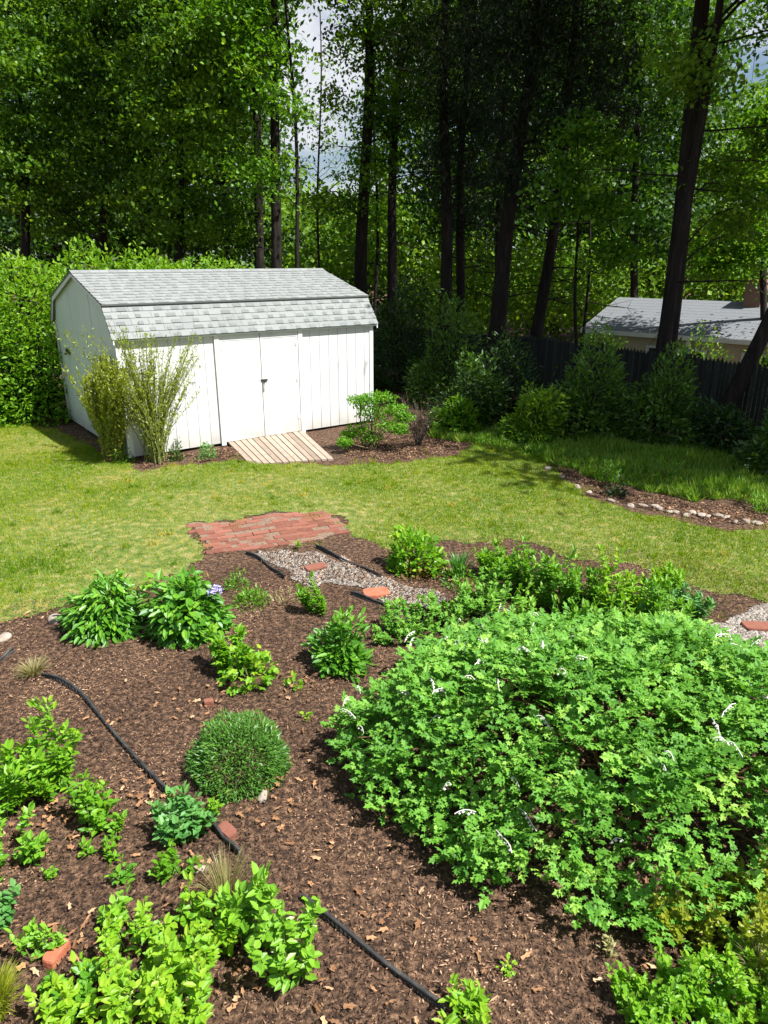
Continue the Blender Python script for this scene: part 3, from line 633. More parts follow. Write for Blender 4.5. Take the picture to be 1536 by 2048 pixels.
def box2world(x0, y0, x1, y1, zf=0.0):
    """a dome shrub filling a box of the photograph: foot point, radius, height"""
    cx = (x0 + x1) / 2; g0 = G(cx, y1); 
    for _ in range(4):
        z = float(gz(*g0)); g0 = G(cx, y1, z)
    Y = g0[1]; r = (x1 - x0) / 2 / SC(Y)
    Yc = Y + r * .55; zc = float(gz(g0[0], Yc)); top = AT(cx, y0, Yc)[2]
    # the silhouette top of a dome seen from above lies behind its centre
    h = max(.06, (top - zc) ); h = h if h > r * .35 else max(h, r * .45)
    return np.array([AT(cx, y1, Yc)[0], Yc, zc]), r, h
def shrub(name, label, cat, bx, n, ll, lw, mat, kind='f', fill=.3, droop=.0, group=None, stem='greenstem', lumpy=.14, tb=.5, ts=.2, nst=14, k=5., hs=1.0, ry=1.0, updir=.5, r0=.005):
    c, r, h = box2world(*bx) if len(bx) == 4 else (np.array(bx[0]), bx[1], bx[2]); h *= hs
    e = empty(name, tuple(c), label, cat, group)
    P, d = dome_pts(n, r, r * ry, h, fill, lumpy=lumpy, k=k); P[:, 2] = np.maximum(P[:, 2], .01)
    D = d * np.array([1, 1, .5]) + rnd(n, .45) + np.array([0, 0, updir - droop]); N = d * .6 + np.array([0, 0, .8]) + rnd(n, .35)
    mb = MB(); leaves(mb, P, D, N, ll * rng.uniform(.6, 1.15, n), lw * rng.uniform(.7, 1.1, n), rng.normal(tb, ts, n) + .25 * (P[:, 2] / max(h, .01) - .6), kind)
    mb.build('foliage', L[mat], e)
    if nst:
        mb = MB(); stems_mb(mb, nst, r, r * ry, h, r0); mb.build('stem', M[stem], e)
    return e
def upright(name, label, cat, bx, ns, per, ll, lw, mat, kind='f', group=None, lean=.45, stem='greenstem', tb=.5, hmul=1.0, top=.4):
    """a clump of upright leafy stems"""
    c, r, h = box2world(*bx); h *= hmul
    e = empty(name, tuple(c), label, cat, group); mb = MB(); sm = MB(); Ps = []; Ds = []; Ns = []; Tn = []
    for _ in range(ns):
        a = rng.uniform(0, 2 * np.pi); q = math.sqrt(rng.random()); b = np.array([math.cos(a) * r * q * .7, math.sin(a) * r * q * .7, 0]); hh = h * rng.uniform(.35, 1.0) * (1 - .35 * q * q)
        tip = b + np.array([math.cos(a) * r * q * lean, math.sin(a) * r * q * lean, hh]) + np.append(rng.normal(0, .16 * hh, 2), 0)
        t = np.linspace(0, 1, 5)[:, None]; tube(sm, b + (tip - b) * t + np.sin(t * 3) * rng.normal(0, .02 * hh, 3), np.linspace(.004, .002, 5), 4)
        t = np.clip(rng.beta(2.0, 1.1, per), .05, 1)[:, None]; P = b + (tip - b) * t + rnd(per, .012)
        aa = rng.uniform(0, 2 * np.pi, per); up = .25 + 1.1 * (t[:, 0] > .88)
        D = np.stack([np.cos(aa), np.sin(aa), up + rng.normal(0, .15, per)], 1)
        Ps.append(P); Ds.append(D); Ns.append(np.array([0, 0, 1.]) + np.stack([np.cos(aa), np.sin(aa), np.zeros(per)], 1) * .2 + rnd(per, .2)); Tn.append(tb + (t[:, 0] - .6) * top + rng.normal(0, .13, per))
    P = np.concatenate(Ps); n = len(P)
    leaves(mb, P, np.concatenate(Ds), np.concatenate(Ns), ll * rng.uniform(.6, 1.15, n), lw * rng.uniform(.75, 1.1, n), np.concatenate(Tn), kind)
    mb.build('foliage', L[mat], e); sm.build('stem', M[stem], e); return e
def tuft(name, label, cat, bx, n, mat, group=None, w=.006, spread=.9, bend=.35, tb=.5):
    c, r, h = box2world(*bx); e = empty(name, tuple(c), label, cat, group); mb = MB()
    for _ in range(n):
        a = rng.uniform(0, 2 * np.pi); q = math.sqrt(rng.random()); b = np.array([math.cos(a) * r * q * .3, math.sin(a) * r * q * .3, 0]); hh = h * rng.uniform(.5, 1.05)
        o = np.array([math.cos(a), math.sin(a), 0]); s = np.array([-o[1], o[0], 0]) * w; m_ = 5; V = []
        for i in range(m_):
            t = i / (m_ - 1); p_ = b + o * r * q * spread * t ** 1.6 + Z * hh * (t - bend * t ** 3 * q) ; ww = (1 - t ** 2) * .5 + .02
            V += [p_ - s * ww, p_ + s * ww]
        mb.add(V, [[2 * i, 2 * i + 1, 2 * i + 3, 2 * i + 2] for i in range(m_ - 1)], np.clip(rng.normal(tb, .2), 0, 1))
    mb.build('blades', L[mat], e); return e

# --- garden bed, far row
shrub('peony_plant', 'rounded glossy peony mound, left one of the touching pair at the lawn edge', 'shrub', (148, 1158, 292, 1272), 1500, .115, .038, 'peony', 'f', .3, .55, updir=.1, ry=1.0)
pe = shrub('peony_plant', 'larger glossy mound at the lawn edge carrying one pale lilac bloom', 'shrub', (300, 1140, 452, 1278), 1300, .11, .055, 'peony', 'f', .28, .45, updir=.1)
c, r, h = box2world(300, 1140, 452, 1278); fp = AT(430, 1183, c[1] - .05) - c; mb = MB()
n = 90; d = nrm(rnd(n)); d[:, 2] = np.abs(d[:, 2]); leaves(mb, fp + d * np.array([.055, .055, .04]) , rnd(n) , d + rnd(n, .3), .032, .028, .5, 'f'); mb.build('flower_head', M['lilac'], pe)
upright('lime_perennial', 'tall lime green clump of broad lobed leaves between the peonies and the mound', 'plant', (428, 1236, 512, 1350), 9, 42, .085, .06, 'lime', 'm', tb=.35)
shrub('heuchera_plant', 'low lime coloured scalloped leaf clump in front of the tall lime one', 'plant', (452, 1300, 545, 1378), 150, .075, .065, 'lime', 'm', .2, .3, tb=.6, nst=8)
upright('young_shrub', 'narrow upright bright green shrub beside the gravel path', 'shrub', (604, 1152, 662, 1230), 14, 55, .045, .02, 'lime', 'f', tb=.25)
shrub('seedling', 'sparse grassy weeds just left of the narrow upright shrub', 'plant', (530, 1175, 600, 1215), 90, .05, .012, 'straw', 'q', .4, nst=0)
shrub('rose_shrub', 'medium green bush right of centre, beside the left tip of the big shrub', 'shrub', (628, 1238, 738, 1342), 950, .085, .035, 'peony', 'f', .35, .3, lumpy=.22, tb=.45)
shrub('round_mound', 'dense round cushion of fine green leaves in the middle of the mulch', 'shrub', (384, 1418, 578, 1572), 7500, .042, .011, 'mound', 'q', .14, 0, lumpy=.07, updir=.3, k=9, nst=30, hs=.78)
shrub('lime_shrub', 'bright lime leafy dome on the far side of the gravel path', 'shrub', (778, 1056, 884, 1148), 950, .075, .045, 'lime', 'f', .28, .2, lumpy=.16, tb=.45)
shrub('bronze_plant', 'low bronze leaved plant at the foot of the lime dome', 'plant', (800, 1115, 890, 1160), 160, .06, .03, 'redstem', 'f', .4, nst=6)
tuft('iris_clump', 'grey green clump of sword leaves beside the lime dome', 'plant', (888, 1096, 946, 1162), 90, 'bluegreen', w=.022, bend=.2)
shrub('seedling', 'tiny lime seedling right of the scalloped leaf clump', 'plant', (576, 1356, 604, 1378), 22, .05, .035, 'lime', 'f', .2, nst=3, tb=.6)
shrub('seedling', 'tiny lime seedling above the round mound, beside the big shrub', 'plant', (604, 1424, 624, 1442), 14, .035, .025, 'lime', 'f', .2, nst=3, tb=.6)
tuft('weed_patch', 'thin grey green weeds at the far end of the curved edging strip', 'plant', (28, 1315, 112, 1362), 160, 'straw', w=.006, tb=.2)
upright('weed_patch', 'small green sprig standing in the gravel at the patio corner', 'plant', (578, 1068, 598, 1102), 4, 14, .05, .012, 'lime', 'q')
for bx, lb in [((930, 865, 1010, 900), 'bright low weeds at the back corner of the lawn'), ((1040, 875, 1110, 920), 'low weeds where the lawn meets the tip of the stone edging'), ((880, 1130, 960, 1180), 'low weeds in front of the iris clump'), ((470, 1180, 540, 1215), 'faint weeds on the mulch right of the second peony mound')]:
    shrub('weed_patch', lb, 'plant', bx, 260, .06, .018, 'lime', 'q', .4, nst=0, tb=.25)
for bx, lb, mt in [((850, 1165, 965, 1255), 'pale green feathery plant at the end of the gravel, touching the big mound', 'rose'), ((925, 1140, 1015, 1235), 'fresh green feathery plant between the gravel and the perennial row', 'rose'), ((760, 1205, 860, 1290), 'soft green feathery plant at the back left edge of the big mound', 'rose')]:
    upright('feathery_plant', lb, 'plant', bx, 22, 36, .05, .042, mt, 'm', lean=.8, tb=.5)
shrub('weed_patch', 'low green weeds right of the lilac bloom', 'plant', (450, 1140, 500, 1180), 160, .05, .018, 'lime', 'q', .4, nst=0, tb=.2)

# --- perennials behind the big shrub
GP = 'leafy perennials behind the big shrub'
for bx, lb, mt, tb in [((965, 1098, 1010, 1160), 'small bright plant nearest the iris clump in the row behind the big shrub', 'lime', .3), ((1005, 1090, 1075, 1200), 'tall light green perennial just right of the small bright plant', 'lime', .2),
    ((1065, 1105, 1130, 1220), 'medium green perennial third from the left behind the big shrub', 'peony', .7), ((1120, 1130, 1190, 1240), 'leafy perennial in the middle of the row behind the big shrub', 'lime', .1),
    ((1180, 1110, 1250, 1250), 'tallest yellow green perennial in the row behind the big shrub', 'lime', .55), ((1240, 1145, 1310, 1270), 'yellow green perennial right of the tallest one', 'lime', .5),
    ((1285, 1160, 1360, 1300), 'darker perennial at the right end of the row near the gravel', 'peony', .6), ((1345, 1180, 1400, 1260), 'thin sparse perennial by the right hand mulch gap', 'bluegreen', .5), ((1300, 1135, 1350, 1190), 'small perennial on the lawn edge behind the row', 'lime', .4), ((985, 1190, 1090, 1330), 'wide perennial touching the back left of the big shrub', 'peony', .75), ((1090, 1200, 1200, 1350), 'wide perennial in the second row behind the middle of the big shrub', 'lime', .15), ((1200, 1210, 1310, 1360), 'wide yellowish perennial in the second row right of the middle', 'lime', .35), ((1300, 1240, 1400, 1370), 'wide perennial in the second row at the right near the pavers', 'peony', .7)]:
    upright('perennial_clump', lb, 'plant', bx, 26, 46, .07, .026, mt, 'f', GP, tb=tb, hmul=1.15)

# --- the big shrub
big_c = np.array([1.66, 3.84, 0.0]); RX, RY, BH = 1.76, 1.40, .84
big = empty('bleeding_heart_shrub', tuple(big_c), 'huge spreading fresh green mound with small white flower sprays filling the lower right', 'shrub')
nb = 1400; cl = []
while len(cl) < nb:
    x, y = rng.uniform(-1.3, 1.3, 2); a = math.atan2(y, x); q = math.hypot(x, y)
    lim = 1 - .07 * math.sin(3 * a + .8) - .06 * math.sin(5 * a + 2) + .30 * math.exp(-(a - 2.2) ** 2 / .14) - .20 * math.exp(-(a - .62) ** 2 / .12)
    if q > lim: continue
    zt = BH * (1 - (q / lim) ** 2.8 * .60) * (1 + .10 * math.sin(x * 7 + 1) * math.sin(y * 6) + .05 * math.sin(x * 17) * math.sin(y * 13 + 1)) - (.38 * rng.random() if rng.random() < .45 else 0)
    zt *= 1 - .55 * min(1., max(0., y)) ** 1.1
    if q / lim > .82: zt *= rng.uniform(.35, 1)
    cl.append((x * RX, y * RY, max(.12, zt)))
cl = np.array(cl); mb = MB(); sm = MB(); young = rng.random(nb) < .08
Ps, Ds, Ns, Ts, Ls = [], [], [], [], []
for i, c in enumerate(cl):
    o = nrm(np.array([c[0] / RX * .6, c[1] / RY * .6, 1.0])); nl = 7; tb = rng.normal(.45, .13) + (.40 if young[i] else 0); sz = rng.uniform(.75, 1.2)
    a0 = rng.uniform(0, 6)
    for j in range(nl):            # divided leaves: five lobed leaflets on a fine stalk
        a = a0 + j * 2.4; dd = nrm(np.array([math.cos(a), math.sin(a), rng.uniform(-.25, .55)]) + o * .25); ln = rng.uniform(.06, .11) * sz
        st = c + rng.normal(0, .03, 3); side = nrm(np.cross(dd, Z + rng.normal(0, .25, 3))); up = np.cross(side, dd); up = up if up[2] > 0 else -up
        for t, sd in ((.45, -1), (.45, 1), (.8, -.7), (.8, .7), (.95, 0)):
            Ps.append(st + dd * ln * t - up * .014 * t); Ds.append(side * sd + dd * (.6 if sd else 1)); Ns.append(up); Ts.append(tb); Ls.append(sz * (1 - .25 * (sd != 0)))
n = len(Ps); Ls = np.array(Ls); leaves(mb, np.array(Ps), np.array(Ds) + rnd(n, .15), np.array(Ns) + rnd(n, .25), .050 * Ls * rng.uniform(.7, 1.15, n), .044 * Ls * rng.uniform(.7, 1.15, n), np.array(Ts) + rng.normal(0, .11, n), 'm')
mb.build('foliage', L['rose'], big)
for i in rng.choice(nb, 170, replace=False):
    c = cl[i]; b = np.array([c[0] * .25 + rng.normal(0, .12), c[1] * .25 + rng.normal(0, .12), 0]); t = np.linspace(0, 1, 7)[:, None]
    path = b + (c - b) * np.concatenate([t ** 1.1, t ** 1.1, t ** .7], 1); path[1:] += rng.normal(0, .018, (6, 3)); tube(sm, path, np.linspace(.008, .003, 7), 5)
sm.build('stem', M['redstem_wood'], big)
for i in rng.choice(nb, 95, replace=False):   # arching sprays of little white hearts
    c = cl[i]; a = rng.uniform(0, 2 * np.pi); h = np.array([math.cos(a), math.sin(a), 0]); ln = rng.uniform(.04, .13); p0 = np.array([c[0], c[1], max(c[2], .3) + .085])
    t = np.linspace(0, 1, 7)[:, None]; path = p0 + h * ln * t + Z * (.04 * np.sin(t * 2.6) - .06 * t) + np.cumsum(rng.normal(0, .003, (7, 3)), 0); fs = MB(); tube(fs, path, .0025, 4)
    for k in range(int(ln / .020)):
        tt_ = .25 + .75 * k / max(1, int(ln / .020)); q = np.array([np.interp(tt_, t[:, 0], path[:, m_]) for m_ in range(3)]) - Z * rng.uniform(.01, .022) + rng.normal(0, .003, 3); s_ = rng.uniform(.006, .010)
        V = q + ico * np.array([s_, s_ * .7, s_ * 1.3]); fs.add(V, icf, .5)
    fs.build("flower_spray", M['petal'], big)

# --- left foreground
upright('phlox_clump', 'tall yellow green leafy clump at the left, beside the curved edging', 'plant', (40, 1400, 178, 1592), 20, 46, .065, .026, 'lime', 'f', tb=.4)
upright('phlox_clump', 'light green clump cut by the left edge above the dead leaves', 'plant', (-40, 1480, 70, 1640), 14, 40, .06, .026, 'lime', 'f', tb=.35)
upright('phlox_clump', 'low light green clump below and right of the tall leafy one', 'plant', (140, 1555, 245, 1680), 12, 34, .055, .028, 'lime', 'f', tb=.3)
upright('phlox_clump', 'wide green clump at the left edge below the dead leaves', 'plant', (-60, 1630, 100, 1760), 14, 34, .055, .03, 'peony', 'f', tb=.7)
upright('bluegreen_plant', 'blue green leafy plant just past the end of the curved edging', 'plant', (310, 1580, 408, 1700), 11, 34, .06, .036, 'bluegreen', 'f', tb=.6)
upright('seedling', 'small light sprig right of the blue green plant', 'plant', (395, 1590, 440, 1640), 5, 16, .035, .02, 'lime', 'f', tb=.4)
upright('seedling', 'small leafy sprig below the blue green plant', 'plant', (325, 1690, 385, 1770), 6, 22, .045, .028, 'lime', 'f', tb=.25)
upright('seedling', 'tiny dark leaved sprig between the two lower clumps', 'plant', (230, 1715, 262, 1765), 4, 14, .04, .026, 'peony', 'f', tb=.6)
upright('seedling', 'upright two leaf sprig above the yellow green mass', 'plant', (195, 1770, 245, 1870), 5, 22, .045, .028, 'peony', 'f', tb=.85)
upright('seedling', 'small sprig over the tan brick piece', 'plant', (55, 1835, 112, 1925), 5, 22, .045, .028, 'peony', 'f', tb=.85)
upright('bluegreen_plant', 'blue green plant cut by the left edge', 'plant', (-45, 1780, 30, 1890), 8, 30, .05, .03, 'bluegreen', 'f', tb=.6)
upright('seedling', 'lone tiny sprig on the mulch at the left', 'plant', (90, 1725, 118, 1755), 3, 10, .03, .02, 'lime', 'f', tb=.4)
upright('seedling', 'sprig at the lower edge of the low light green clump', 'plant', (175, 1660, 250, 1720), 6, 18, .045, .02, 'lime', 'f', tb=.3)
upright('sedum_clump', 'bright yellow green clump, upper left part of the mass at the bottom', 'plant', (195, 1840, 345, 1970), 17, 26, .05, .028, 'lime', 'f', tb=0.60, lean=.7)
upright('sedum_clump', 'bright yellow green clump, right hand part of the mass at the bottom', 'plant', (315, 1780, 465, 1950), 17, 26, .05, .028, 'lime', 'f', tb=0.57, lean=.7)
upright('sedum_clump', 'bright yellow green clump in the middle of the bottom edge', 'plant', (200, 1930, 350, 2090), 17, 26, .05, .028, 'lime', 'f', tb=0.67, lean=.7)
upright('sedum_clump', 'bright yellow green clump at the bottom beside the bare mulch', 'plant', (320, 1900, 470, 2070), 17, 26, .05, .028, 'lime', 'f', tb=0.60, lean=.7)
upright('sedum_clump', 'yellowest leafy clump low at the bottom left', 'plant', (80, 2000, 225, 2110), 17, 26, .05, .028, 'lime', 'f', tb=0.70, lean=.7)
upright('sedum_clump', 'small darker clump left of the yellow green mass', 'plant', (112, 1955, 190, 2020), 10, 26, .05, .028, 'peony', 'f', tb=0.51, lean=.7)
tuft('grass_clump', 'soft yellow green grass in the bottom left corner', 'grass', (-60, 1930, 65, 2070), 420, 'olive', w=.006, tb=.8)
tuft('grass_clump', 'thin straw coloured grass tuft left of the tall green plant', 'grass', (395, 1680, 520, 1850), 200, 'straw', w=.004, tb=.35)
upright('tall_perennial', 'tall glossy green plant beside the straight foreground edging', 'plant', (455, 1700, 560, 1900), 9, 30, .075, .036, 'peony', 'f', tb=.8)
upright('tall_perennial', 'leafy green plant at the foot of the tall glossy one', 'plant', (520, 1770, 632, 1980), 9, 30, .06, .034, 'peony', 'f', tb=.85)
upright('seedling', 'light green plant at the bottom edge beside the end of the edging', 'plant', (880, 1975, 968, 2060), 9, 26, .05, .02, 'lime', 'f', tb=.55)
upright('seedling', 'thin sprig on the mulch below the big shrub', 'plant', (1195, 1870, 1235, 1920), 4, 12, .035, .012, 'straw', 'q', tb=.3)
upright('seedling', 'tiny sprig on the mulch by the fallen leaf below the big shrub', 'plant', (1000, 1915, 1025, 1945), 3, 8, .03, .018, 'lime', 'f', tb=.6)
# --- right foreground
upright('low_shrub', 'olive green twiggy shrub at the right edge below the big shrub', 'shrub', (1290, 1770, 1420, 1900), 22, 40, .038, .022, 'olive', 'f', tb=.5, stem='brownstem')
upright('low_shrub', 'olive yellow shrub reaching the right edge under the big shrub', 'shrub', (1400, 1740, 1580, 1920), 30, 44, .036, .022, 'olive', 'f', tb=.6, stem='brownstem')
upright('groundcover_shrub', 'lime green leafy clump rising at the lower right', 'shrub', (1290, 1870, 1440, 2040), 28, 46, .036, .02, 'lime', 'f', tb=.35, hmul=.75, lean=.7)
upright('groundcover_shrub', 'lime green leafy clump in the bottom right corner', 'shrub', (1430, 1880, 1600, 2060), 32, 46, .034, .02, 'lime', 'f', tb=.55, hmul=.75, lean=.7)
upright('groundcover_shrub', 'low lime clump at the bottom edge beside bare mulch', 'shrub', (1195, 1960, 1320, 2070), 20, 38, .034, .02, 'lime', 'f', tb=.4, hmul=.75, lean=.7)
tuft('grass_clump', 'dry grass blades at the right edge among the olive shrubs', 'grass', (1450, 1880, 1560, 1990), 160, 'straw', w=.004, tb=.5)

# --- by the shed
def fan_shrub(name, label, foot, ns, h, lean, az0, azs, leafn, mat, stem, lsz=.022, tb=.5, curve=.5, tint_top=.0, r0=.008):
    e = empty(name, (foot[0], foot[1], 0), label, 'shrub'); mb = MB(); sm = MB(); Ps, Ds, Tn = [], [], []
    for _ in range(ns):
        a = rng.normal(az0, azs); q = rng.normal(0, 1) * lean; q = np.clip(q, -2 * lean, 2 * lean); hh = h * rng.uniform(.55, 1.05)
        o = np.array([math.cos(a), math.sin(a), 0]); b = o * rng.uniform(0, .12) + np.append(rng.normal(0, .05, 2), 0); t = np.linspace(0, 1, 9)[:, None]
        path = b + o * q * hh * t ** (1 + curve * .6) * (.9) + Z * hh * t * (1 - .12 * t * q) + np.cumsum(rng.normal(0, .008, (9, 3)), 0)
        tube(sm, path, np.linspace(r0, r0 * .3, 9), 4)
        tt = rng.beta(1.8, 1.2, leafn); P = np.stack([np.interp(tt, t[:, 0], path[:, i]) for i in range(3)], 1) + rnd(leafn, .018)
        Ps.append(P); Ds.append(np.array([0, 0, .9]) + rnd(leafn, .6)); Tn.append(tb + rng.normal(0, .18, leafn))
    P = np.concatenate(Ps); n = len(P); leaves(mb, P, np.concatenate(Ds), rnd(n), lsz * rng.uniform(.7, 1.5, n), lsz * .5, np.concatenate(Tn), 'q')
    mb.build('foliage', L[mat], e); sm.build('stem', M[stem], e); return e
fan_shrub('forsythia_shrub', 'dense yellow green shrub against the shaded end wall of the shed', G(234, 922), 150, 1.62, .36, R(128), .38, 125, 'olive', 'brownstem', .055, .6, r0=.006)
fan_shrub('vase_shrub', 'open vase of thin upright stems in front of the white shed wall', G(308, 926), 105, 2.05, .34, R(36.5), .3, 80, 'olive', 'greenstem', .040, .6, r0=.008, curve=.9)
shrub('small_plant', 'small vivid green plant at the foot of the shed wall left of the ramp', 'plant', (396, 886, 434, 920), 260, .05, .022, 'bluegreen', 'f', .3, tb=.8)
shrub('small_plant', 'small dark plant between the vase of stems and the vivid green plant', 'plant', (340, 885, 368, 922), 200, .05, .025, 'dark', 'f', .3, tb=.6)
c = G(258, 925); shrub('weed_patch', 'low leafy weeds at the foot of the yellow green shrub', 'plant', (222, 880, 270, 928), 300, .06, .02, 'bright', 'f', .4, tb=.3)
def tiered(name, label, foot, tiers, n, ll, lw, mat, tb, stem='brownstem', kind='f', ls=.5):
    e = empty(name, (foot[0], foot[1], float(gz(foot[0], foot[1]))), label, 'shrub'); mb = MB(); sm = MB(); z0 = float(gz(foot[0], foot[1]))
    for (px, py, rx, rz) in tiers:
        q = AT(px, py, foot[1] + rng.normal(0, .12)) - np.array([foot[0], foot[1], z0]); s_ = SC(foot[1]); R1, R2 = rx / s_, rz / s_
        P = q + nrm(rnd(n)) * rng.random((n, 1)) ** .45 * np.array([R1, R1 * .8, R2]); D = rnd(n, .6) + np.array([0, -.1, .3]); leaves(mb, P, D, np.array([0, 0, 1.]) + rnd(n, ls), ll * rng.uniform(.6, 1.1, n), lw, rng.normal(tb, .18, n), kind)
        t = np.linspace(0, 1, 6)[:, None]; b = np.append(rng.normal(0, .05, 2), 0); pth = b + (q - b) * np.concatenate([t ** 1.3, t ** 1.3, t ** .8], 1) + rng.normal(0, .012, (6, 3)); tube(sm, pth, np.linspace(.016, .005, 6), 5)
    mb.build('foliage', L[mat], e); sm.build('stem', M[stem], e); return e
ft = G(742, 900)
tiered('azalea_shrub', 'bright lime airy shrub at the right end of the shed', ft, [(720, 800, 28, 10), (760, 795, 36, 12), (790, 820, 30, 14), (745, 830, 36, 12), (775, 850, 34, 14), (720, 858, 30, 14), (700, 870, 22, 10), (740, 875, 30, 12), (800, 860, 20, 12), (690, 885, 18, 9), (810, 835, 22, 12), (735, 812, 30, 12)], 330, .055, .026, 'lime', .3)
# bare twiggy shrub
ft = G(838, 893); e = empty('twiggy_shrub', (ft[0], ft[1], 0), 'nearly bare grey twiggy shrub right of the lime shrub by the shed', 'shrub'); sm = MB(); Pl = []
for _ in range(38):
    a = rng.uniform(0, 2 * np.pi); ln = rng.uniform(.5, .95); q = rng.uniform(.1, .55); o = np.array([math.cos(a) * q, math.sin(a) * q, 1]); t = np.linspace(0, 1, 7)[:, None]
    path = o * ln * t + np.cumsum(rng.normal(0, .015, (7, 3)), 0); tube(sm, path, np.linspace(.007, .002, 7), 4)
    for k in (3, 4, 5):
        d = o * .3 + rng.normal(0, .35, 3); tt = np.linspace(0, 1, 4)[:, None]; tube(sm, path[k] + d * .3 * tt, np.linspace(.003, .0015, 4), 3); Pl.append(path[k] + d * .3 * tt)
sm.build('stem', M['twig'], e); P = np.concatenate(Pl); P = P[rng.random(len(P)) < .6]; n = len(P)
mb = MB(); leaves(mb, P, rnd(n) + Z * .5, rnd(n), .03, .014, rng.random(n), 'q'); mb.build('foliage', L['redstem'], e)

# --- hedge shrubs behind the shed
def wshrub(name, label, x, y, r, h, n, ll, lw, mat, tb, ry=1.0, group=None, kind='q', fill=.16, stem='bark', lumpy=.14, nst=16, z=None, ts=.2, k=5):
    zz = float(gz(x, y)) if z is None else z
    return shrub(name, label, 'shrub', ((x, y, zz), r, h), n, ll, lw, mat, kind, fill, .1, group, stem, lumpy, tb, ts, nst, k, 1.0, ry, .3, .02)
GH = 'tall shrubs behind the shed'
sh = lambda a, b: np.array([SX, SY, 0]) + S(a, b, 0)
for a, b, r, h, lb in [(-1.5, 5.6, 1.6, 2.75, 'bright yellow green shrub bulging out left of the shed'), (-3.4, 6.2, 1.7, 2.75, 'broad green shrub left of the shed cut by the left edge'), (-.1, 5.1, 1.7, 3.12, 'bright shrub top showing above the left end of the shed roof'), (1.2, 5.4, 1.7, 3.2, 'bright shrub top above the left half of the shed roof'), (2.4, 5.2, 1.7, 3.2, 'bright shrub top above the middle of the shed roof'), (3.5, 5.4, 1.6, 3.15, 'bright shrub top above the right half of the shed roof'), (4.5, 5.2, 1.5, 3.08, 'bright shrub top above the right end of the shed roof'), (-3.4, 3.6, 1.0, 1.3, 'lower green shrub in front of the broad one at the left edge')]:
    q = sh(a, b); wshrub('hedge_shrub', lb, q[0], q[1], r, h, 9000, .12, .06, 'dark' if 'lower green' in lb else 'bright', .5, group=GH, kind='f', fill=.16, lumpy=.07)  # lower shrub gets darker leaves, painting shade at the hedge's foot

# --- dark shrubs along the right of the shed and in front of the fence
GD = 'dark shrubs in front of the fence'
for bx, n, mt, tb, lb in [((730, 560, 870, 780), 6000, 'dark', .35, 'tall dark evergreen shrub right behind the shed corner'), ((820, 620, 960, 815), 5000, 'dark', .8, 'dark rhododendron with lighter leaves right of the shed'),
    ((880, 735, 1010, 858), 3600, 'dark', .5, 'low dark shrub just behind the end of the lawn'), ((930, 700, 1075, 845), 4200, 'dark', .15, 'very dark low shrub in front of the dark part of the fence'),
    ((1010, 790, 1130, 890), 3000, 'maple', .65, 'loose green shrub behind the tip of the stone edging'), ((1085, 705, 1250, 880), 6000, 'dark', .85, 'wide dark rhododendron with lit tips left of the leaning thin trunk'),
    ((1220, 730, 1400, 890), 6000, 'dark', .75, 'wide dark rhododendron under the two leaning trunks'), ((1380, 800, 1500, 910), 2600, 'dark', .25, 'low dark shrub before the fence at the right'), ((1480, 830, 1640, 960), 3000, 'dark', .6, 'leafy shrub at the right edge in front of the fence'),
    ((860, 800, 970, 868), 2200, 'bright', .3, 'low green shrub beside the bare twiggy one')]:
    shrub('rhododendron_shrub', lb, 'shrub', bx, n, .12, .042, mt, 'f', .22, .1, GD, 'bark', .2, tb, .22, 14, 5., 1.0, 1.0, .2, .012)  # raised tints and lighter leaf materials colour some shrubs as sunlit
shrub('rhododendron_shrub', 'added dark leaved shrub at the left edge, standing in for shade under the bright hedge', 'shrub', (-90, 675, 108, 838), 7000, .12, .045, 'dark', 'f', .2, .1, None, 'bark', .16, .15, .2, 14, 5., 1.0, 1.0, .2, .012)  # added shrub; its dark leaves paint the shade low on the hedge
for px, py, Y, r, h, n, mt, tb, lb in [(1210, 690, 22.5, 1.2, 1.5, 2600, 'maple', .6, 'leafy green bush beyond the fence below the left end of the grey roof'), (1390, 720, 19.5, 1.25, 1.6, 3200, 'bright', .45, 'bright green bush beyond the fence between the two leaning trunks'),
                              (1545, 740, 16.6, 1.1, 1.35, 2600, 'bright', .6, 'lime green bush beyond the fence at the right edge')]:
    q = AT(px, py, Y); zz = AT(px, py - 45, Y)[2] - h; wshrub('fence_bush', lb, q[0], Y, r, h + (zz - float(gz(q[0], Y))), n, .13, .06, mt, tb, fill=.18)

# low ground cover on the shaded side and along the bed
cov = PG([(860, 868), (920, 860), (1000, 860), (1120, 880), (1300, 880), (1536, 905), (1800, 930), (1800, 1045), (1536, 1015), (1400, 1000), (1290, 985), (1180, 952), (1100, 930), (1060, 905), (960, 890), (900, 885)])
mb = MB(); p = scatter(cov, 42000, .12); n = len(p)
P = np.stack([p[:, 0], p[:, 1], gz(p[:, 0], p[:, 1])], 1); D = np.stack([rng.normal(0, .5, n), rng.normal(0, .5, n), np.ones(n)], 1)
hl = rng.uniform(.06, .20, n) * (1 + .4 * np.sin(p[:, 0] * 3) * np.sin(p[:, 1] * 4)); leaves(mb, P, D, rnd(n) * [1, 1, 0], hl, rng.uniform(.012, .03, n), rng.normal(.5, .2, n), 'q')
tag(mb.build('ground_cover', L['shadegrass']), 'long grass and weeds between the stone edged bed and the dark shrubs', 'ground cover', kind='stuff')
for bx, lb in [((1190, 930, 1240, 965), 'small green plant in the stone edged bed near its tip'), ((1500, 985, 1560, 1030), 'green plant in the stone edged bed at the right edge'), ((1212, 960, 1250, 995), 'dark little plant beside the edging stones'), ((1290, 915, 1370, 965), 'grassy lime clump at the back of the stone edged bed')]:
    shrub('bed_plant', lb, 'plant', bx, 200, .07, .02, 'dark' if 'dark' in lb else 'lime', 'f', .35, tb=.25)

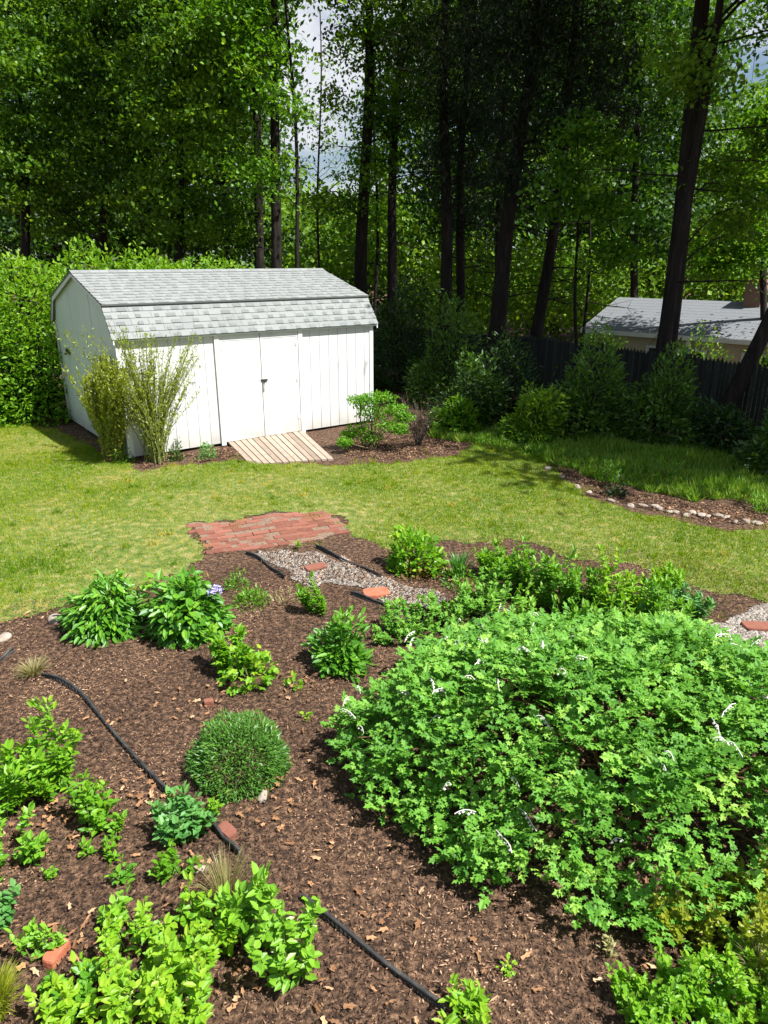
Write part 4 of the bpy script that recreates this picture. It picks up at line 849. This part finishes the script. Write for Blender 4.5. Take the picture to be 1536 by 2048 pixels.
# ------------------------------------------------------------------ trees
def crown(mb, blobs, base, ncl, nl, ll, lw, kind, tb, ts=.16, flat=.45, csig=.32, shell=.5):
    """blobs: (x,y,z,rx,ry,rz); leaf clusters spread through their volume"""
    vol = np.array([b[3] * b[4] * b[5] for b in blobs]) ** .75; cnt = np.maximum(3, (ncl * vol / vol.sum()).astype(int))
    C = []
    for b, m in zip(blobs, cnt):
        d = nrm(rnd(m)); r = rng.random((m, 1)) ** shell; C.append(np.array(b[:3]) + d * r * np.array(b[3:6]))
    C = np.concatenate(C) - base; m = len(C); ct = rng.normal(0, ts * 1.3, m); sg = csig * rng.uniform(.6, 1.3, m)
    if kind == 'q' and lw > .05:       # broadleaf: flat drooping boughs reaching away from the trunk
        h = C[:, :2] * .5 + rng.normal(0, 1.0, (m, 2)); h = nrm(h); h3 = np.repeat(np.stack([h[:, 0], h[:, 1], np.zeros(m)], 1), nl, 0); g3 = np.stack([-h3[:, 1], h3[:, 0], h3[:, 2]], 1)
        n = m * nl; s1 = np.repeat(sg, nl); u1 = rng.normal(0, 1.35, n) * s1; u2 = rng.normal(0, .75, n) * s1; P = np.repeat(C, nl, 0) + h3 * u1[:, None] + g3 * u2[:, None]
        P[:, 2] += rng.normal(0, .24, n) * s1 - .28 * (u1 ** 2 + u2 ** 2) / np.maximum(s1, .05) * .5
    else: P = np.repeat(C, nl, 0) + rnd(m * nl) * np.repeat(sg, nl)[:, None] * np.array([1, 1, flat])
    n = len(P)
    D = rnd(n, .6) + np.array([0, 0, -.15]); N = np.array([0, 0, .9]) + rnd(n, .45)
    leaves(mb, P, D, N, ll * rng.uniform(.65, 1.25, n), lw * rng.uniform(.7, 1.2, n) * (1.15 if lw > .05 else 1), tb + np.repeat(ct, nl) + rng.normal(0, ts * .7, n), kind)
    return C
def tree(name, label, base, top, r0, blobs, ncl=160, nl=40, ll=.14, lw=.09, mat='maple', kind='q', tb=.45, group=None, flat=.45, csig=.32, dead=0, bend=.15, shell=.5, nbr=34, rtop=.3):
    base = np.array([base[0], base[1], float(gz(base[0], base[1])) - .1]); top = np.array(top, float)
    e = empty(name, tuple(base), label, 'tree', group); tk = MB(); t = np.linspace(0, 1, 14)[:, None]
    path = (top - base) * t; w_ = np.stack([np.sin(t[:, 0] * 5 + rng.uniform(0, 6)), np.cos(t[:, 0] * 4 + rng.uniform(0, 6)), 0 * t[:, 0]], 1) * bend * np.sin(t * np.pi); path = path + w_
    rr = r0 * (1 - (1 - rtop) * t[:, 0]) * (1 + .55 * np.exp(-t[:, 0] * 22)); tube(tk, path, rr, 12)
    cm = MB(); C = crown(cm, blobs, base, ncl, nl, ll, lw, kind, tb, flat=flat, csig=csig, shell=shell)
    for i in rng.choice(len(C), min(nbr, len(C)), replace=False):        # limbs reaching the leaf clusters
        c = C[i]; zt = np.clip((c[2] - .45 * np.linalg.norm(c[:2] - np.interp(c[2], path[:, 2], path[:, 0]))) / path[-1, 2], .12, .97); s0 = np.array([np.interp(zt, t[:, 0], path[:, k]) for k in range(3)])
        u = np.linspace(0, 1, 6)[:, None]; q = s0 + (c - s0) * u + np.array([0, 0, .12]) * np.sin(u * np.pi) * np.linalg.norm(c - s0) + np.vstack([np.zeros(3), rng.normal(0, .06, (5, 3))])
        tube(tk, q, np.linspace(r0 * .15, .010, 6), 5)
    for _ in range(dead):          # dead twiggy limbs
        zt = rng.uniform(.18, .9); s0 = np.array([np.interp(zt, t[:, 0], path[:, k]) for k in range(3)]); a = rng.uniform(0, 2 * np.pi); ln = rng.uniform(.7, 2.4)
        d = np.array([math.cos(a), math.sin(a), rng.uniform(-.25, .3)]); u = np.linspace(0, 1, 6)[:, None]; q = s0 + d * ln * u + np.cumsum(rng.normal(0, .04, (6, 3)), 0) * u; tube(tk, q, np.linspace(.022, .005, 6), 4)
        for k in (2, 3, 4):
            for _2 in range(2): d2 = d + rng.normal(0, .6, 3); tube(tk, q[k] + d2 * .25 * ln * np.linspace(0, 1, 4)[:, None], np.linspace(.009, .003, 4), 3)
    tk.build('trunk', M['bark'], e); cm.build('crown', L[mat], e); return e
def B(px, py, Y, rx, rz, ry=None):      # crown blob seen at px,py, radii in photo pixels
    q = AT(px, py, Y); s = SC(Y, q[2]); return (q[0], q[1], q[2], rx / s, (ry or rx) / s, rz / s)

# left: leafy maples, some trunk-less in view because leaves hide them
tr = []
tree('maple_tree', 'leafy tree with drooping mid green foliage at the far left edge', AT(20, 560, 22)[:2], AT(10, -250, 22), .16, [B(30, 90, 21, 130, 150), B(-30, 300, 21, 120, 130), B(60, 250, 22, 110, 110), B(0, -150, 22, 200, 130)], 360, 58, .12, .08, 'maple', tb=.45)
tree('maple_tree', 'leafy tree second from the left, its crown above the shed', AT(180, 560, 23)[:2], AT(200, -250, 23), .17, [B(170, 120, 22, 110, 130), B(210, 330, 22, 100, 120), B(120, 400, 23, 90, 80), B(190, -120, 22.5, 180, 120), B(260, 220, 22, 90, 90)], 420, 58, .12, .08, 'maple', tb=.4)
tree('maple_tree', 'leafy tree with bright clumps left of the paired trunks', AT(330, 560, 21)[:2], AT(350, -250, 21), .15, [B(400, 60, 20, 120, 70), B(330, 180, 20.5, 110, 110), B(420, 260, 20, 90, 90), B(330, 400, 21, 100, 80), B(430, 430, 21, 80, 60), B(350, -120, 20.5, 180, 110)], 460, 58, .12, .08, 'maple', tb=.6)
tree('maple_tree', 'small bright leaved tree overhanging the paired trunks above the shed', AT(600, 545, 19.5)[:2], AT(560, -150, 19.5), .07, [B(510, 90, 19, 55, 70), B(535, 170, 19, 45, 50), B(600, 215, 19, 40, 18), B(520, 330, 19.3, 60, 50), B(480, 20, 19, 90, 45), B(600, -90, 19.3, 110, 70)], 150, 48, .12, .08, 'bright', tb=.3)
tree('oak_tree', 'dark straight trunk, the left one of the pair above the shed', AT(520, 545, 22)[:2], AT(478, -300, 22), .17, [B(500, -150, 22, 200, 110), B(440, 130, 23, 70, 60)], 130, 58, .12, .08, 'maple', tb=.3, dead=4)
tree('oak_tree', 'dark straight trunk, the right one of the pair above the shed', AT(541, 545, 20.5)[:2], AT(551, -350, 20.5), .18, [B(560, -180, 20.5, 200, 90)], 110, 58, .12, .08, 'maple', tb=.3, dead=4, bend=.05)
# middle
tree('oak_tree', 'dark trunk just left of centre with crown beside the sky gap', AT(722, 560, 24)[:2], AT(735, -250, 24), .24, [B(735, 50, 23.5, 75, 80), B(665, 195, 23.5, 50, 22), B(650, 390, 23.5, 60, 22), B(770, 180, 23.5, 55, 80), B(680, 410, 23, 45, 22), B(755, 340, 23, 45, 50), B(720, -130, 24, 170, 110)], 250, 58, .12, .08, 'maple', tb=.5, dead=10)
tree('oak_tree', 'forked dark trunk standing behind the right end of the shed', AT(778, 565, 25)[:2], AT(815, -150, 25), .20, [B(830, 60, 24.5, 90, 90), B(790, 260, 25, 50, 60), B(860, 170, 25, 70, 70), B(800, -120, 25, 140, 90)], 230, 58, .12, .08, 'maple', tb=.35, dead=12)
tree('young_tree', 'thin sapling trunk between the two dark trunks near centre', AT(745, 560, 27)[:2], AT(750, 100, 27), .08, [B(750, 300, 27, 45, 60), B(760, 420, 27, 40, 40)], 60, 30, .14, .09, 'bright', tb=.4, nbr=8)
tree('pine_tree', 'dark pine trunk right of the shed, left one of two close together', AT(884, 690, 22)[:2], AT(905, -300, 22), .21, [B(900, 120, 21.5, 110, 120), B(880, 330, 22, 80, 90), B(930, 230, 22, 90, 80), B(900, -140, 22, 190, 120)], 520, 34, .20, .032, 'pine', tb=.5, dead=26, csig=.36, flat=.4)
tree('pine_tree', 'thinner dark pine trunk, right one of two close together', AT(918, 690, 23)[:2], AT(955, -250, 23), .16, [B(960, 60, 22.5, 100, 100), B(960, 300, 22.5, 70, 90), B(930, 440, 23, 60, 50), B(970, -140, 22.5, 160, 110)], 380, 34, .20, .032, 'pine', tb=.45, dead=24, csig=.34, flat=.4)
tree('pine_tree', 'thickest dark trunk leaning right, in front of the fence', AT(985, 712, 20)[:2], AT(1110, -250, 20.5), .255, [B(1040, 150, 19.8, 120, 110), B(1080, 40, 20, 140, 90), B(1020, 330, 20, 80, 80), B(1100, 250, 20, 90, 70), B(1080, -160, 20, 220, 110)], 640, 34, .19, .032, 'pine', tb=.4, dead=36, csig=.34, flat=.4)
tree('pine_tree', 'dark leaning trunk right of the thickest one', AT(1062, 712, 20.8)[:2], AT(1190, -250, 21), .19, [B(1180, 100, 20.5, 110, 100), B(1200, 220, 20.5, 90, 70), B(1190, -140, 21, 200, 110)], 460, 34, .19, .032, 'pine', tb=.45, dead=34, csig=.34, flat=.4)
tree('young_tree', 'small maple with lit leaf clumps hanging between the leaning trunks', AT(1170, 700, 19)[:2], AT(1150, 200, 18.5), .055, [B(1130, 345, 17.5, 48, 38), B(1180, 400, 17.5, 60, 40), B(1240, 420, 17.5, 32, 35), B(1100, 425, 17.8, 28, 22), B(1230, 300, 17.8, 42, 40), B(1165, 250, 18, 50, 35), B(1240, 500, 18, 60, 35)], 120, 30, .13, .09, 'bright', tb=.12, csig=.24)
tree('oak_tree', 'tall slender trunk rising in front of the grey roof', AT(1318, 765, 15.5)[:2], AT(1500, -420, 15.5), .135, [B(1400, 150, 15.2, 60, 55), B(1350, 100, 15.6, 60, 60), B(1480, 430, 16.5, 70, 55), B(1440, 330, 16.5, 60, 45), B(1480, -200, 15.5, 260, 120), B(1450, -330, 14.5, 300, 150)], 330, 58, .12, .08, 'maple', tb=.55, dead=8, bend=.06)
tree('oak_tree', 'strongly leaning trunk at the right edge over the fence', AT(1440, 772, 14.6)[:2], AT(1880, -100, 15.0), .175, [B(1700, 200, 15, 140, 90), B(1850, -50, 15, 260, 160), B(1530, 290, 15.5, 40, 40)], 260, 58, .12, .08, 'maple', tb=.5, dead=3, bend=.06)
tree('young_tree', 'slim bare sapling behind the fence near the left end of the grey roof', AT(1172, 690, 25)[:2], AT(1180, 250, 25), .07, [B(1180, 520, 25, 60, 40), B(1160, 300, 25, 90, 60)], 90, 30, .15, .09, 'maple', tb=.4, dead=8)
tree('maple_tree', 'bright leafy tree at the upper right edge beside the sky', AT(1560, 640, 24)[:2], AT(1560, 0, 24), .14, [B(1500, 480, 23, 90, 60), B(1520, 350, 23, 80, 70), B(1430, 520, 23, 60, 40), B(1540, 230, 24, 70, 50), B(1560, 10, 24, 60, 60)], 300, 58, .12, .08, 'bright', tb=.3)
tree('maple_tree', 'shaded leafy tree behind the pines near the middle', AT(1010, 600, 31)[:2], AT(1010, -200, 31), .2, [B(1000, 380, 31, 130, 90), B(1060, 150, 31, 160, 140), B(900, 30, 31, 130, 120), B(1050, -130, 31, 200, 120)], 420, 40, .2, .13, 'maple', tb=.0)  # lowest tint: shade is put into the leaf colour
tree('maple_tree', 'shaded leafy tree behind the right hand trunks', AT(1290, 600, 32)[:2], AT(1290, -200, 32), .2, [B(1270, 160, 32, 150, 130), B(1300, 420, 32, 130, 90), B(1230, 10, 32, 150, 110), B(1400, 80, 33, 60, 100)], 420, 40, .2, .13, 'maple', tb=.05)  # low tint again darkens the leaves in place of shade
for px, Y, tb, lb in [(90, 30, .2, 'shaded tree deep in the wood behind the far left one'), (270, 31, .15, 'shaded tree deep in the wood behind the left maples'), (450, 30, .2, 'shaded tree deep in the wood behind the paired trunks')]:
    tree('maple_tree', lb, AT(px, 560, Y)[:2], AT(px, -200, Y), .2, [B(px, 100, Y, 150, 130), B(px - 20, 320, Y, 130, 110), B(px + 20, 470, Y, 120, 60), B(px, -100, Y, 180, 120)], 420, 40, .2, .14, 'maple', tb=tb)  # low tb paints the deep wood's shade into the leaves
tree('young_tree', 'airy young tree with scattered leaves across the sky gap', AT(640, 560, 28)[:2], AT(640, 20, 28), .06, [B(610, 215, 28, 60, 30), B(670, 270, 28, 55, 35), B(600, 330, 28, 55, 45), B(690, 350, 28, 50, 35), B(650, 120, 28, 40, 30), B(640, 400, 28, 60, 30), B(700, 60, 28, 30, 40)], 48, 26, .12, .08, 'maple', tb=.5, nbr=40, csig=.3)
# trees standing right of the view whose crowns shade the shrubs and the fence
for k, (x, y, hz, r, lb) in enumerate([(12.2, 12.6, 10.5, 3.2, 'tall tree beyond the right edge shading the fence'), (10.2, 17.5, 11.0, 3.4, 'tall tree right of the view behind the fence'), (11.2, 9.6, 9.6, 2.8, 'tall tree beyond the right edge above the shaded bed')]):
    tree('oak_tree', lb, (x, y), (x - .5, y, hz + 3), .25, [(x - 1, y, hz, r, r, 2.0), (x + .6, y + 1.5, hz + 1.5, r, r, 1.8), (x - 3.6, y + .8, hz - .3, 2.2, 2.2, 1.4), (x - 2.0, y - 1.6, hz + .2, 2, 1.8, 1.2)], 420, 40, .17, .12, 'maple', tb=.4)
tree('oak_tree', 'tall tree with high crown over the dark shrubs right of the shed', (6.6, 17.0), (6.3, 16.6, 14), .24, [(6.2, 16.2, 11, 3, 2.8, 1.6), (4.2, 17.2, 10.3, 2.4, 2.4, 1.2), (8.2, 15.0, 10.5, 2.2, 2.2, 1.2), (7.5, 13.6, 9.3, 2.2, 1.6, 1.0)], 420, 40, .17, .12, 'maple', tb=.4)

# far wood: one mass nobody could count
mb = MB(); Pn = []
def wood(px0, px1, py0, py1, Y0, Y1, ncl, nl, size, tb, sig):
    px = rng.uniform(px0, px1, ncl); py = rng.uniform(py0, py1, ncl); Y = rng.uniform(Y0, Y1, ncl)
    C = np.array([AT(a, b, c) for a, b, c in zip(px, py, Y)]); C[:, 2] = np.maximum(C[:, 2], gz(C[:, 0], C[:, 1]) + .2)
    P = np.repeat(C, nl, 0) + rnd(ncl * nl) * sig * np.array([1, 1, .6]); n = len(P); ct = np.repeat(rng.normal(0, .16, ncl), nl)
    leaves(mb, P, rnd(n), np.array([0, -.3, .8]) + rnd(n, .6), size * rng.uniform(.6, 1.2, n), size * .65, tb + ct + rng.normal(0, .12, n), 'q')
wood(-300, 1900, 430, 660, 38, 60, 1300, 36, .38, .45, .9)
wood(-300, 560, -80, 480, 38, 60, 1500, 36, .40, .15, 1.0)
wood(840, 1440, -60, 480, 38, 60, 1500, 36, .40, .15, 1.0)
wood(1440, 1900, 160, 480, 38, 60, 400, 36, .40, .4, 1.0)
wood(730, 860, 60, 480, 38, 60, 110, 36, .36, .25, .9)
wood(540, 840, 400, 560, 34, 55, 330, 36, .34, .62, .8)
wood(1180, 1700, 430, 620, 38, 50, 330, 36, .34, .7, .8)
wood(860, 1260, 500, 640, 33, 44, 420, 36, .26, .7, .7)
tag(mb.build('distant_woodland', L['maple']), 'distant sunlit woodland seen between the trunks', 'woodland', kind='stuff')

mb = MB(); ncl = 1500
x = rng.uniform(-16, 22, ncl); y = rng.uniform(19, 44, ncl); k = (((x - FA[0]) * fn[0] + (y - FA[1]) * fn[1]) > .8) & ~((x > 6) & (y > 15) & (y < 38) & (x < 22) & (((x - hE[0]) * hw[0] + (y - hE[1]) * hw[1]) > -2.5)) & (((x + 1) ** 2 / 60 + (y - 14) ** 2 / 40) > 1)
x, y = x[k], y[k]; C = np.stack([x, y, gz(x, y) + rng.uniform(0, .9, len(x))], 1); P = np.repeat(C, 34, 0) + rnd(len(x) * 34) * np.array([.5, .5, .28]); n = len(P); P[:, 2] = np.maximum(P[:, 2], gz(P[:, 0], P[:, 1]) + .02)
leaves(mb, P, rnd(n), np.array([0, -.2, .9]) + rnd(n, .5), rng.uniform(.08, .2, n), rng.uniform(.05, .11, n), np.repeat(rng.normal(.5, .2, len(x)), 34) + rng.normal(0, .1, n), 'q')
tag(mb.build('undergrowth', L['maple']), 'low leafy undergrowth covering the woodland floor beyond the fence', 'undergrowth', kind='stuff')
